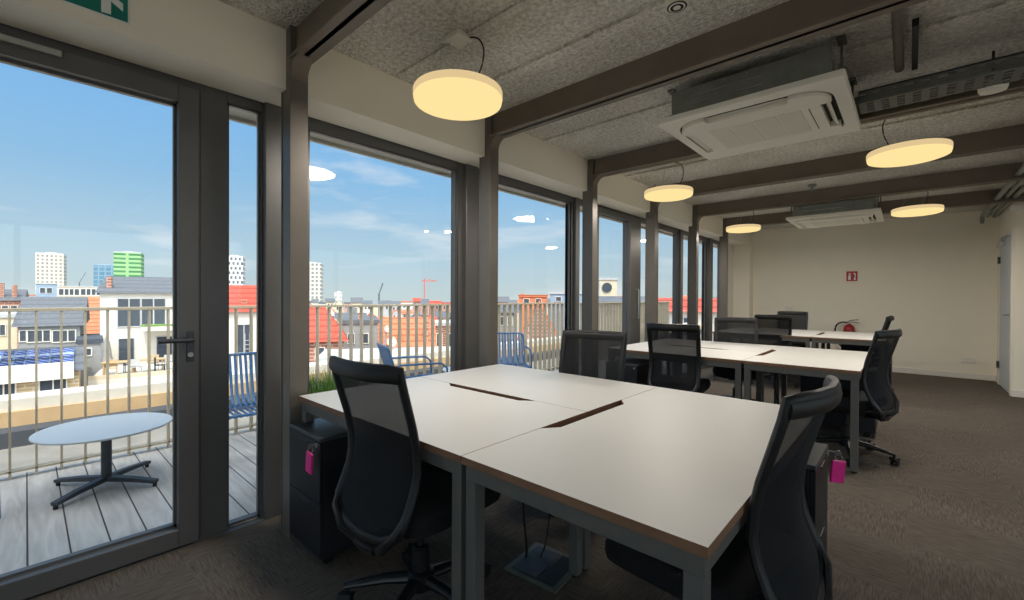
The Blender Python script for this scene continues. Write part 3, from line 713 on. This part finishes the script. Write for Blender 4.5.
# ================================================================== TERRACE
DZ = -.02
struct('floor_terrace', MB().box(-4.68, -2.80, -2.4, 11.5, DZ-.12, DZ), 'deck')
t = thing('railing', 'beige metal terrace railing of upright flat bars with a slim top rail', 'railing', (-4.60, 0, DZ))
RT = 1.168
MB().box(-.035, .035, -1.6, 11.2, RT-.012, RT+.012, .002).build('top_rail', 'rail', t)
MB().box(-.03, .03, -1.6, 11.2, .045, .060, .002).build('bottom_rail', 'rail', t)
for k in range(99):
    y = -1.2+k*.125
    if y < 11.2: MB().box(-.030, .030, y-.006, y+.006, .0, RT-.012).build('baluster', 'rail', t)
# ledge, gutter and parapet beyond
struct('roof_ledge', MB().box(-7.4, -4.68, -6, 30, -.75, -.42), 'flat_roof')
struct('roof_gutter', MB().box(-7.55, -7.25, -6, 30, -.42, -.25), 'gutter')
struct('trim_15', MB().box(-7.85, -7.55, -6, 30, -1.0, -.08), 'tan')
struct('trim_16', MB().box(-8.05, -7.60, -6, 30, -.08, .05), 'coping')

def lounge(label):
    """facing local +Y; slatted blue metal armchair, origin on the floor"""
    t = thing('terrace_chair', label, 'chair')
    f = MB()
    for s in (-1, 1):
        f.sweep([(s*.29, .27, 0), (s*.29, .26, .30), (s*.29, .24, .52), (s*.29, .18, .57), (s*.29, 0, .575), (s*.29, -.26, .575), (s*.285, -.30, .56)], .011)
        f.sweep([(s*.27, -.32, 0), (s*.27, -.24, .34), (s*.265, -.30, .52), (s*.26, -.37, .74)], .011)
        f.sweep([(s*.27, -.25, .33), (s*.285, .25, .36)], .010)
    f.sweep([(-.26, -.37, .74), (-.2, -.385, .755), (.2, -.385, .755), (.26, -.37, .74)], .012)
    f.sweep([(-.285, .26, .36), (.285, .26, .36)], .011).sweep([(-.27, -.25, .33), (.27, -.25, .33)], .010)
    f.build('frame', 'blue_metal', t, smooth=True)
    for k in range(13):
        x = -.24+k*.04
        MB().sweep([(x, -.38, .745), (x, -.33, .58), (x, -.28, .42), (x, -.22, .355), (x, -.1, .345), (x, .12, .362), (x, .25, .368), (x, .275, .35)], .011, .003, ref=(0, 1, .5), seg=6).build('slat', 'blue_metal', t, smooth=True)
    return t
lc = lounge('blue slatted terrace chair seen through the narrow pane beside the glass door')
lc.location = (-4.02, 1.20, DZ); lc.rotation_euler = (0, 0, math.radians(-95))
dup(lc, 'blue slatted terrace chair seen side-on over the office chair by the pedestal', (-4.0, 2.88, DZ), math.radians(-20))
dup(lc, 'blue slatted terrace chair behind the second steel column', (-4.02, 4.36, DZ), math.radians(-132))
dup(lc, 'blue slatted terrace chair of which only a leg shows at the door pane edge', (-3.78, -.50, DZ), math.radians(-40))
def low_table(label, r, h):
    t = thing('low_table', label, 'table')
    MB().lathe([(0, h-.014), (r-.004, h-.014), (r, h-.010), (r, h-.003), (r-.003, h), (0, h)], seg=56).build('tabletop', 'table_top', t, smooth=True)
    MB().cyl((0, 0, .045), (0, 0, h-.014), .028, 16).lathe([(.09, h-.026), (.09, h-.014)], seg=20).build('stem', 'dark_metal', t, smooth=True)
    for k in range(4):
        a = math.radians(40)+k*PI/2; c, s = math.cos(a), math.sin(a)
        l = MB().sweep([(c*.02, s*.02, .052), (c*.20, s*.20, .046), (c*.335, s*.335, .034)], .020, [.016, .013, .010], square=True).build('leg', 'dark_metal', t)
        MB().cyl((c*.325, s*.325, 0), (c*.325, s*.325, .03), .012, 10).build('foot', 'black', l)
    return t
t = low_table('low round pale blue table with a crossed charcoal foot on the deck outside the door', .35, .40); t.location = (-3.97, .36, DZ); t.rotation_euler = (0, 0, .03)
t = low_table('low round table between two blue chairs, only its rim showing past the window frame', .30, .40); t.location = (-3.98, 3.60, DZ)
# planter with grass
t = thing('planter', 'dark box planter on the deck outside the first window', 'planter', (-3.15, 1.38, DZ))
MB().box(-.16, .16, -.3, .3, 0, .50, .006).build('box', 'planter', t)
g = MB(); rnd = random.Random(3)
for k in range(640):
    x, y = rnd.uniform(-.14, .14), rnd.uniform(-.28, .28); h = rnd.uniform(.12, .26); a = rnd.uniform(0, 2*PI); l = rnd.uniform(.02, .12)
    w = .0035; dx, dy = math.cos(a), math.sin(a)
    pts = [(x, y, 0), (x+dx*l*.35, y+dy*l*.35, h*.6), (x+dx*l, y+dy*l, h)]
    V = []
    for (px, py, pz), ww in zip(pts, (w, w*.8, .0004)): V.append((g.bm.verts.new((px-dy*ww, py+dx*ww, pz)), g.bm.verts.new((px+dy*ww, py-dx*ww, pz))))
    for A, B in zip(V, V[1:]): g.bm.faces.new((A[0], A[1], B[1], B[0]))
gr = g.build('grass', 'grass', kind='stuff', loc=(-3.15, 1.38, DZ+.50)); tag(gr, 'tuft of long green grass growing in the planter outside the window', 'grass')

# ================================================================== CITY
GZ = -18
struct('ground', MB().box(-900, 300, -500, 1500, GZ-.5, GZ), simple('city_ground', (150, 140, 128), .95, var=.2, scale=.2))
# our own building, its storey above and the flanks
struct('roof_slab', MB().box(-3.05, XR+.3, YB-.3, 13, CEIL+.25, CEIL+.40), 'coping')
struct('wall_outer_facade', MB().box(-2.95, XR+.3, YF+.21, 13, GZ, CEIL+.25), 'coping')
COLS = dict(white=(228, 222, 208), cream=(222, 206, 176), beige=(200, 178, 142), grey=(150, 150, 148), lgrey=(190, 190, 188), brickc=(170, 100, 78), bluegrey=(150, 170, 190), orange=(220, 122, 82), red=(208, 82, 60), slate=(104, 106, 110), dark=(66, 74, 84), glassy=(110, 130, 148), pink=(206, 150, 130))
CM = {}
def cm(n):
    if n not in CM:
        if n in ('orange', 'red'): CM[n] = stripes(n+'_roof_tiles', COLS[n], tuple(int(v*.72) for v in COLS[n]), 3.2, 'Z', .8, .25)
        elif n == 'slate': CM[n] = stripes('slate_roofing', COLS[n], (84, 86, 90), 3.5, 'Z', .75, .2)
        elif n == 'brickc': CM[n] = brick('brick_masonry', (176, 104, 82), (150, 86, 66), (196, 170, 150), 1.0, .6, .2, .03)
        else: CM[n] = simple(n+'_render', COLS[n], .85 if n != 'glassy' else .2, 0, .05, 1.5)
    return CM[n]
class Site:
    """a vertical front facing the viewer's side at distance d along the viewing direction of pixel px"""
    def __init__(s, px, d, turn=0):
        r = ray(px, 297); r.z = 0; s.o = Vector((0, 0, 0))+r*d
        a = math.atan2(r.y, r.x)+math.radians(turn); s.rz = a-PI/2
        s.n = Vector((math.cos(a), math.sin(a), 0)); s.r = Vector((math.sin(a), -math.cos(a), 0))
    def at(s, px, py):
        d = ray(px, py); k = (s.o-Vector((0, 0, 0))-Vector((0, 0, 0))).dot(s.n); den = d.dot(s.n)
        p = EYE+d*((k-EYE.dot(s.n))/den); q = p-s.o; return q.dot(s.r), p.z
def house(name, label, cat, px0, px1, ytop, d, depth=8, wall='white', roof=None, yridge=None, roofc='slate', wins=(), turn=0, base=GZ, wincol='dark', group=None, hip=0, chim=()):
    S = Site((px0+px1)/2, d, turn)
    t = thing(name, label, cat, (S.o.x, S.o.y, base), S.rz, group)
    x0, zt = S.at(px0, ytop); x1, _ = S.at(px1, ytop); x1 = max(x1, x0+.3); zt -= base
    w = MB().box(x0, x1, 0, depth, 0, zt)
    w.build('wall', cm(wall) if isinstance(wall, str) else wall, t)
    if roof == 'flat': MB().box(x0-.1, x1+.1, -.1, depth+.1, zt, zt+.25).build('roof', cm(roofc), t)
    elif roof == 'slope':
        zr = S.at((px0+px1)/2, yridge)[1]-base; rm = MB(); e = .25
        A = [(x0-e, -e, zt-.05), (x1+e, -e, zt-.05), (x1+e-hip*(x1-x0), depth/2, zr), (x0-e, depth/2, zr), (x1+e, depth+e, zt-.05), (x0-e, depth+e, zt-.05)]
        v = [rm.bm.verts.new(p) for p in A]
        for f in ((0, 1, 2, 3), (3, 2, 4, 5), (0, 3, 5), (1, 4, 2), (0, 5, 4, 1)): rm.bm.faces.new([v[i] for i in f])
        rm.build('roof', cm(roofc), t)
    elif roof == 'gable':
        zr = S.at((px0+px1)/2, yridge)[1]-base; rm = MB()
        rm.prism([(x0-.15, zt), (x1+.15, zt), ((x0+x1)/2, zr)], 'Y', .02, depth); rm.build('roof', cm(roofc), t)
        MB().prism([(x0, zt-.05), (x1, zt-.05), ((x0+x1)/2, zr-.15)], 'Y', -.05, .02).build('gable_wall', cm(wall) if isinstance(wall, str) else wall, t)
    for wn in wins:
        a, b, c2, d2 = wn[:4]; xa, za = S.at(a, b); xb, zb = S.at(c2, d2); za -= base; zb -= base
        fr = max(.05, (xb-xa)*.06)
        f = MB().box(xa-fr, xa, -.07, .02, zb-fr, za+fr).box(xb, xb+fr, -.07, .02, zb-fr, za+fr).box(xa, xb, -.07, .02, za, za+fr).box(xa, xb, -.07, .02, zb-fr, zb)
        for i in range(1, (wn[4] if len(wn) > 4 else 1)):
            xx = xa+(xb-xa)*i/wn[4]; f.box(xx-fr/2, xx+fr/2, -.06, .0, zb, za)
        o = f.build('window', cm('white' if wall != 'white' else 'lgrey'), t)
        MB().box(xa, xb, -.03, .01, zb, za).build('pane', cm(wincol), o)
    for c in chim:
        cx0, cz1 = S.at(c[0], c[2]); cx1, _ = S.at(c[1], c[2])
        MB().box(cx0, cx1, 1.0, 1.0+max(.5, cx1-cx0), zt-.3, cz1-base).build('chimney', cm('brickc'), t)
    return t, S
# --- near roofs seen through the glass door
W, S = house('apartment_house', 'white rendered house with slate roof and big dark window, seen past the door lever', 'house', 100, 196, 292, 30, 9, 'white', 'slope', 275, 'slate',
      [(118, 299, 140, 326, 2), (142, 299, 165, 327, 2), (119, 339, 134, 361), (157, 337, 172, 361)], turn=-4, chim=((104, 109, 276),))
xa, za = S.at(143, 326); xb, _ = S.at(174, 326)
MB().box(xa, xb, -1.2, 0, za-GZ-.3, za-GZ, .02).build('balcony', cm('white'), W)
MB().box(xa, xb, -1.2, -1.0, za-GZ, za-GZ+.16, .02).build('balcony_plants', 'grass', W)
H, S = house('grey_roof_house', 'low house with a wide grey roof above a strip of windows', 'house', 18, 80, 326, 27, 9, 'grey', 'slope', 297, 'slate', [(20, 331, 26, 341), (28, 331, 50, 341, 3), (53, 331, 75, 341, 3)], turn=-4)
H, S = house('solar_roof_house', 'beige brick house with white fascia and solar panels on its roof', 'house', -30, 79, 377, 19, 7, brick('beige_brick', (206, 178, 134), (190, 160, 118), (216, 200, 170), 1.0, .5, .16, .03), 'slope', 355, 'slate', [(-8, 383, 15, 399, 2), (40, 379, 66, 399, 2)], turn=-4)
xa, z1 = S.at(-30, 368.5); xb, z0 = S.at(74, 377)
MB().box(xa, xb, -.35, -.05, z0-GZ, z1-GZ).build('fascia', cm('white'), H)
pm = brick('solar_cells', (52, 74, 140), (60, 84, 150), (170, 180, 200), 1.0, .32, .32, .03, 0)
zt = S.at(0, 377)[1]; zr = S.at(25, 355)[1]; slope = math.atan2(zr-zt, 3.5)
for i in range(6):
    for j in range(2):
        px = S.at(-4+i*13, 365)[0]; yy = .75+j*1.35
        pt = S.o+S.r*px+S.n*yy; zz = zt+yy*math.tan(slope)+.13
        sp = thing('solar_module', 'blue solar module in the %s roof row, %s' % (('lower', 'upper')[j], ('at the brick house end', 'next to the brick house end', 'just before the row middle', 'just after the row middle', 'next to the white house end', 'at the white house end')[i]), 'solar module', (pt.x, pt.y, zz), S.rz, 'solar modules on the brick house')
        X = Matrix.Rotation(slope, 4, 'X')
        MB().box(-.37, .37, -.62, .62, 0, .03, mat=X).build('cell_sheet', pm, sp)
        MB().box(-.40, -.37, -.65, .65, -.005, .04, mat=X).box(.37, .40, -.65, .65, -.005, .04, mat=X).box(-.40, .40, -.65, -.62, -.005, .04, mat=X).box(-.40, .40, .62, .65, -.005, .04, mat=X).build('frame', 'chrome', sp)
house('tiled_house', 'house with a steep orange tiled roof beside the white house', 'house', 79, 102, 341, 36, 7, 'white', 'slope', 297, 'orange', [(86, 343, 96, 350)], turn=-4)
house('brick_house', 'brick house with two chimneys at the edge of the door pane', 'house', -12, 21, 300, 44, 8, 'brickc', 'slope', 289, 'slate', [(2, 306, 8, 314), (11, 306, 17, 314)], chim=((-2, 3, 283), (11, 16, 285)), turn=-4)
house('plaster_annex', 'pale plaster annex below the brick house with chimneys', 'house', -10, 17, 318, 31, 6, 'cream', 'flat', None, 'lgrey', [(0, 325, 5, 335)])
house('grey_block', 'blue-grey metal-clad block below the beige tower', 'building', 36, 57, 284, 70, 10, 'bluegrey', 'flat', None, 'lgrey', [(40, 288, 45, 293), (47, 288, 52, 293)])
house('glass_pavilion', 'flat-roofed glazed building between the blue block and the white house', 'building', 57, 104, 287, 88, 10, 'cream', 'flat', None, 'lgrey', [(59, 289, 79, 295, 4), (81, 289, 101, 295, 4)])
house('roof_shed', 'dark flat roof with a white-framed window below the orange roof', 'building', 78, 101, 344, 26, 5, 'grey', 'flat', None, 'dark', [(81, 349, 91, 355)])
# rooftop terrace of the white house
S = Site(135, 24, -4); xa, z = S.at(88, 391); xb, _ = S.at(186, 391)
t = thing('roof_terrace', 'pale roof terrace wall in front of the white house', 'building', (S.o.x, S.o.y, GZ), S.rz)
MB().box(xa, xb, 0, 5.6, 0, S.at(135, 377)[1]-GZ).build('wall', cm('white'), t)
MB().box(xa, xb, .0, .12, S.at(135, 377)[1]-GZ, S.at(135, 373)[1]-GZ).build('parapet', cm('cream'), t)
zt = S.at(135, 377)[1]
def terrace_pos(px, y): p = S.o+S.r*S.at(px, 377)[0]*((24+y)/24)+S.n*y; return p
p = terrace_pos(104, 2.0)
t = thing('closed_parasol', 'closed grey parasol standing on the roof terrace of the white house', 'parasol', (p.x, p.y, zt))
MB().cyl((0, 0, 0), (0, 0, 2.3), .03, 8).build('pole', cm('lgrey'), t); MB().lathe([(.03, 2.2), (.14, 1.8), (.24, 1.0), (.30, .75), (.12, .72)], seg=10).build('canopy', cm('grey'), t)
for i, (px, yy) in enumerate(((117, 1.4), (146, 1.7))):
    p = terrace_pos(px, yy); t = thing('garden_table', ('wooden garden table on the roof terrace next to the closed parasol', 'wooden garden table on the roof terrace below the door lever')[i], 'table', (p.x, p.y, zt), S.rz)
    MB().box(-.7, .7, -.4, .4, .70, .75).build('tabletop', 'tan', t)
    for sx in (-1, 1):
        for s2 in (-1, 1): MB().box(sx*.62-.03, sx*.62+.03, s2*.33-.03, s2*.33+.03, 0, .70).build('leg', 'tan', t)
for i, px in enumerate((110, 126, 134, 150, 158, 166)):
    p = terrace_pos(px, 1.0+(i % 2)*1.2); t = thing('garden_chair', 'slatted garden chair on the roof terrace of the white house', 'chair', (p.x, p.y, zt), S.rz+(i % 3)*1.5, 'garden chairs on the roof terrace')
    m_ = cm(('beige', 'dark', 'lgrey')[i % 3])
    MB().box(-.24, .24, -.24, .24, .42, .46).build('seat', m_, t); MB().box(-.24, .24, .20, .24, .5, .9).build('backrest', m_, t)
    for sx in (-1, 1):
        for s2 in (-1, 1): MB().box(sx*.21-.02, sx*.21+.02, s2*.21-.02, s2*.21+.02, 0, .5 if s2 > 0 else .42).build('leg', m_, t)
# --- narrow pane and first bay
W, S = house('red_roof_house', 'white house with a bright red tiled roof behind the narrow pane', 'house', 214, 306, 311, 26, 8, 'white', 'slope', 284, 'red', [(238, 325, 250, 352, 2), (275, 325, 287, 352, 2)], turn=-2, chim=((240, 246, 300),))
xa, z1 = S.at(245, 340); xb, _ = S.at(250, 340); z0 = S.at(245, 372)[1]
l = MB().box(xa, xa+.03, -.25, -.2, z0-GZ, z1-GZ+.4).box(xb-.03, xb, -.25, -.2, z0-GZ, z1-GZ+.4)
for k in range(8): l.box(xa, xb, -.24, -.21, z0-GZ+.25*k+.1, z0-GZ+.25*k+.13)
l.build('ladder', cm('lgrey'), W)
house('hipped_house', 'brick house with a red hipped roof beside the first steel column', 'house', 309, 344, 341, 24, 7, 'brickc', 'slope', 306, 'red', [(316, 348, 324, 358)], hip=.75)
house('flat_roof_house', 'grey rendered flat-roofed block between two orange roofs', 'house', 341, 378, 324, 32, 8, 'grey', 'flat', None, 'slate', [(348, 334, 354, 343), (362, 334, 368, 343)], chim=((358, 361, 314),))
house('gabled_house', 'small house with an orange gable roof beside the satellite dishes', 'house', 373, 392, 345, 38, 6, 'white', 'slope', 318, 'orange', [(378, 348, 384, 356)])
house('long_tiled_house', 'long house with ribbed orange tiles under the tower crane', 'house', 394, 433, 356, 25, 7, 'brickc', 'slope', 320, 'orange', [(403, 358, 410, 366)], chim=((397, 401, 330), (425, 429, 314)))
house('brick_annex', 'dull red brick block at the window frame beyond the long tiled roof', 'house', 434, 458, 326, 37, 5, 'brickc', 'flat', None, 'lgrey', [(437, 334, 442, 346), (448, 334, 453, 346)])
house('low_parapet_block', 'low white parapet block in front of the orange roofs', 'building', 318, 458, 364, 19, 3, 'white', 'flat', None, 'lgrey', [])
def dish(px, py, d, r, lab):
    S = Site(px, d); x, z = S.at(px, py)
    p = S.o+S.r*x; t = thing('satellite_dish', lab, 'satellite dish', (p.x, p.y, z), S.rz+.5)
    MB().lathe([(0, .0), (r*.5, -.03), (r, -.14), (r*1.02, -.12), (r*.5, -.01), (0, .02)], seg=24, mat=Matrix.Rotation(-PI/2-.2, 4, 'X')).build('reflector', cm('white'), t, smooth=True)
    MB().cyl((0, .05, 0), (0, .25, -2.4), .04, 8).cyl((0, -.1, -.1), (0, -.5, .05), .015, 6).build('mast', cm('grey'), t)
dish(386.5, 329, 22, .17, 'white satellite dish on a mast, the upper of two near the orange roof')
dish(390.5, 342, 21.5, .25, 'white satellite dish on a mast, the lower and larger of two near the orange roof')
# rows of small houses up to the horizon
rr = random.Random(11)
def row(x0, x1, step, d0, d1, ylo, yhi, group, label):
    x = x0
    while x < x1:
        w = step*rr.uniform(.7, 1.5); d = d0+(d1-d0)*((int(x*7) % 10)/10); yt = rr.uniform(ylo, yhi)
        wc = rr.choice(['white', 'cream', 'brickc', 'beige', 'lgrey', 'pink', 'white']); rc = rr.choice(['orange', 'slate', 'red', 'slate', 'slate'])
        kind = rr.choice(['slope', 'slope', 'flat', 'gable'])
        ww = [(x+w*.2, yt+2.2, x+w*.4, yt+5), (x+w*.6, yt+2.2, x+w*.8, yt+5)] if w > 6 else []
        house('distant_house', label, 'house', x, x+w, yt, d, 3.5, wc, kind, yt-rr.uniform(3, 6), rc, ww, group=group)
        x += w*1.04+.6
row(305, 458, 9, 45, 65, 313, 322, 'mid-distance houses in the second bay', 'small town house among the roofs between the railing bars and the horizon')
row(303, 458, 8, 80, 130, 301, 307, 'houses on the skyline in the second bay', 'tiny house in the strip of roofs along the horizon above the railing')
row(497, 600, 8, 75, 120, 300, 306, 'houses on the skyline in the third bay', 'tiny house on the horizon behind the brick gable')
row(-10, 110, 10, 104, 150, 294, 300, 'houses on the skyline behind the door', 'tiny house on the horizon below the office towers')
row(596, 740, 7, 70, 120, 300, 306, 'houses on the skyline in the farther bays', 'tiny house on the horizon through the farther window bays')
# --- second bay
house('brick_gable_house', 'warm brick gable wall behind the railing beyond the second column', 'house', 512, 566, 352, 24, 8, 'brickc', 'gable', 301, 'orange', [])
house('orange_block', 'orange brick block standing on the horizon over the brick gable', 'building', 519, 547, 297, 45, 10, simple('orange_render', (226, 134, 92), .85, var=.1, scale=2), 'flat', None, 'orange', [(524, 299, 529, 303), (536, 299, 541, 303)], chim=((521, 524, 293),))
house('grey_shed', 'grey flat block at the window frame beyond the orange block', 'building', 550, 592, 294, 48, 8, 'bluegrey', 'flat', None, 'lgrey', [(556, 297, 561, 301)])
house('grey_row_house', 'grey house front beyond the railing, next to the brick gable', 'house', 494, 517, 312, 34, 8, 'grey', 'slope', 304, 'slate', [(499, 317, 503, 325), (508, 317, 512, 325)])
house('white_low_house', 'white low wall house at the foot of the brick gable', 'house', 494, 575, 356, 18, 3, 'white', 'flat', None, 'lgrey', [])
# --- farther bays
T, S = house('concrete_block', 'beige concrete block with a dark disc, seen in the third bay', 'building', 600, 617, 280, 50, 9, 'cream', 'flat', None, 'lgrey', [])
xa, za = S.at(607, 287.5)
MB().lathe([(.55, 0), (.55, .1), (0, .1)], seg=20, mat=Matrix.Translation((xa, -.02, za-GZ)) @ Matrix.Rotation(PI/2, 4, 'X')).build('disc', cm('dark'), T)
house('grey_roof_block', 'long grey roof below the beige concrete block', 'building', 590, 650, 306, 36, 9, 'lgrey', 'slope', 296, 'slate', [(605, 310, 610, 316), (620, 310, 625, 316)])
house('white_render_house', 'white house with a red tiled edge in the last window bays', 'house', 652, 735, 310, 22, 8, 'white', 'slope', 298, 'red', [(664, 318, 669, 330), (684, 318, 689, 330)])
# --- towers on the skyline
def tower_mat(n, a, b, mo, bw, rh, ms, off=0.): return brick(n, a, b, mo, 1.0, bw, rh, ms, off)
def tower(lab, px0, px1, yt, d, mat, cap, depth=None, capc='white', turn=-8):
    S = Site((px0+px1)/2, d, turn); t = thing('tower_block', lab, 'tower', (S.o.x, S.o.y, GZ), S.rz)
    x0, z = S.at(px0, yt); x1, _ = S.at(px1, yt); z -= GZ; dd = depth or (x1-x0)
    MB().box(x0, x1, 0, dd, 0, z).build('facade', mat, t)
    MB().box(x0, x1, 0, dd, z, z+d*cap/440).box(x0+(x1-x0)*.3, x0+(x1-x0)*.7, dd*.3, dd*.7, z, z+d*(cap+1)/440).build('roof_storey', cm(capc), t)
tower('beige residential tower with regular window rows on the skyline', 35.5, 63.5, 254, 320, tower_mat('beige_tower_facade', (140, 138, 130), (154, 150, 142), (226, 216, 194), 2.3, 2.7, .5), 1.5)
tower('blue glass tower on the skyline beside the green one', 93.5, 117, 265, 360, tower_mat('blue_glass_facade', (84, 126, 152), (96, 138, 164), (132, 160, 178), 4, 3.5, .4), .6, None, 'bluegrey')
tower('green banded tower, tallest of the skyline group', 113.5, 141, 252, 330, tower_mat('green_band_facade', (66, 124, 74), (76, 136, 84), (150, 196, 132), 12, 3.2, .8), .8, None, 'lgrey')
tower('white tower with a chequered facade in the narrow pane', 224, 243, 256, 320, tower_mat('chequer_facade', (96, 104, 110), (110, 116, 120), (236, 234, 228), 2.6, 3.4, .55, .5), .6)
tower('beige grid tower next to the first steel column', 300, 321, 263, 300, tower_mat('grid_facade', (126, 130, 130), (140, 142, 138), (220, 212, 194), 2.6, 2.8, .5), .6)
tower('small pale tower on the horizon in the second bay', 334.5, 342, 293, 420, tower_mat('small_facade', (150, 156, 160), (164, 168, 170), (216, 212, 200), 4, 4, 1.0), .8)
# --- cranes
S = Site(426, 260); t = thing('tower_crane', 'slim red tower crane standing over the long tiled roof', 'crane', (S.o.x, S.o.y, GZ), S.rz)
xa, z1 = S.at(424.5, 279); z1 -= GZ
mm = simple('crane_red', (190, 110, 100), .6)
MB().box(xa-.35, xa+.35, -.35, .35, 0, z1).build('mast', mm, t)
xb, zj = S.at(437, 281); zj -= GZ; xc, _ = S.at(421.5, 281)
MB().box(xc, xb, -.3, .3, zj-.3, zj+.3).sweep([(xa, 0, z1+.4), (xb-1, 0, zj+.2)], .12).build('jib', mm, t)
MB().box(xa+2.7, xa+2.8, -.05, .05, zj-6, zj).build('hoist_rope', mm, t)
S = Site(381, 240); t = thing('luffing_crane', 'dark crane with a slanting boom on the horizon of the second bay', 'crane', (S.o.x, S.o.y, GZ), S.rz)
xa, za = S.at(379, 294); xb, zb = S.at(383, 283); mm = simple('crane_grey', (90, 96, 106), .6)
MB().sweep([(xa, 0, za-GZ), (xb, 0, zb-GZ)], .35, square=True).build('boom', mm, t); MB().box(xa-.5, xa+.5, -.5, .5, 0, za-GZ).build('mast', mm, t)
S = Site(84, 130); t = thing('luffing_crane', 'pale slanting crane boom over the glazed building', 'crane', (S.o.x, S.o.y, GZ), S.rz)
xa, za = S.at(79, 282); xb, zb = S.at(86, 271)
MB().sweep([(xa, 12, za-GZ), (xb, 12, zb-GZ)], .08, square=True).build('boom', mm, t); MB().box(xa-.15, xa+.15, 11.8, 12.2, 0, za-GZ).build('mast', mm, t)

# ================================================================== SKY, SUN, CAMERA
w = bpy.data.worlds.new('sky'); bpy.context.scene.world = w; w.use_nodes = True; nt = w.node_tree
bg = nt.nodes['Background']; tc = N(nt, 'ShaderNodeTexCoord'); sx_ = N(nt, 'ShaderNodeSeparateXYZ'); nt.links.new(tc.outputs['Generated'], sx_.inputs[0])
r = N(nt, 'ShaderNodeValToRGB'); e = r.color_ramp.elements
e[0].position = 0; e[0].color = (*lin((192, 206, 208)), 1); e[1].position = 1; e[1].color = (*lin((150, 190, 228)), 1)
for p, c in ((.08, (178, 203, 217)), (.22, (141, 186, 222)), (.45, (108, 172, 232))):
    k = e.new(p); k.color = (*lin(c), 1)
nt.links.new(sx_.outputs['Z'], r.inputs['Fac'])
mp = N(nt, 'ShaderNodeMapping'); mp.inputs['Scale'].default_value = (1.6, 1.6, 9); mp.inputs['Location'].default_value = (.35, .1, .2); nt.links.new(tc.outputs['Generated'], mp.inputs['Vector'])
no = N(nt, 'ShaderNodeTexNoise', Scale=1.7, Detail=7.0, Roughness=.55, Distortion=.3); nt.links.new(mp.outputs[0], no.inputs['Vector'])
r2 = N(nt, 'ShaderNodeValToRGB'); r2.color_ramp.elements[0].position = .53; r2.color_ramp.elements[1].position = .76
nt.links.new(no.outputs['Fac'], r2.inputs['Fac'])
mx = N(nt, 'ShaderNodeMix', data_type='RGBA'); mx.inputs[7].default_value = (*lin((232, 234, 236)), 1)
ml = N(nt, 'ShaderNodeMath', operation='MULTIPLY'); ml.inputs[1].default_value = .8; nt.links.new(r2.outputs[0], ml.inputs[0])
nt.links.new(ml.outputs[0], mx.inputs[0]); nt.links.new(r.outputs[0], mx.inputs[6]); 
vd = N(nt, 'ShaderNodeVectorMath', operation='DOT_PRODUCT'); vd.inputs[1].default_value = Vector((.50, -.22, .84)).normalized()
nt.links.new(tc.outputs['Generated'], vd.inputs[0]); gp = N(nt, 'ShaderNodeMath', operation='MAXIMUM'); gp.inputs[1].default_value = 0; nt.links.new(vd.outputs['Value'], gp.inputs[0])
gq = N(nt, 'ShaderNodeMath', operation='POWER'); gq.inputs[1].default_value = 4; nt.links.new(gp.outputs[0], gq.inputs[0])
gl = N(nt, 'ShaderNodeMix', data_type='RGBA', blend_type='ADD'); gl.inputs[7].default_value = (4.6, 4.5, 4.35, 1); nt.links.new(gq.outputs[0], gl.inputs[0]); nt.links.new(mx.outputs[2], gl.inputs[6])  # wide sky glow around the sun, added out of view to brighten the room
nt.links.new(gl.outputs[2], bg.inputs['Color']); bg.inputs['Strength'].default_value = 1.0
sun = bpy.data.lights.new('sun', 'SUN'); sun.energy = 2.1; sun.color = (1, .93, .80); sun.angle = .01
so = bpy.data.objects.new('sun', sun); C.objects.link(so)
so.rotation_euler = Vector((-.50, .22, -.84)).to_track_quat('-Z', 'Y').to_euler()

cam = bpy.data.cameras.new('camera'); cam.sensor_width = 36; cam.lens = F_PX/1024*36; cam.clip_start = .05; cam.clip_end = 3000
co = bpy.data.objects.new('camera', cam); C.objects.link(co)
mt = Matrix((( _R3.x, _U3.x, -_F2.x, 0), (_R3.y, _U3.y, -_F2.y, 0), (_R3.z, _U3.z, -_F2.z, CAM_H), (0, 0, 0, 1)))
co.matrix_world = mt
sc = bpy.context.scene; sc.camera = co
sc.view_settings.view_transform = 'Standard'; sc.view_settings.look = 'None'; sc.view_settings.gamma = 1; sc.view_settings.exposure = .2; sc.view_settings.use_curve_mapping = False
sc.cycles.use_denoising = True; sc.cycles.max_bounces = 10; sc.cycles.diffuse_bounces = 5; sc.cycles.transparent_max_bounces = 24; sc.cycles.glossy_bounces = 4
sc.cycles.sample_clamp_indirect = 6
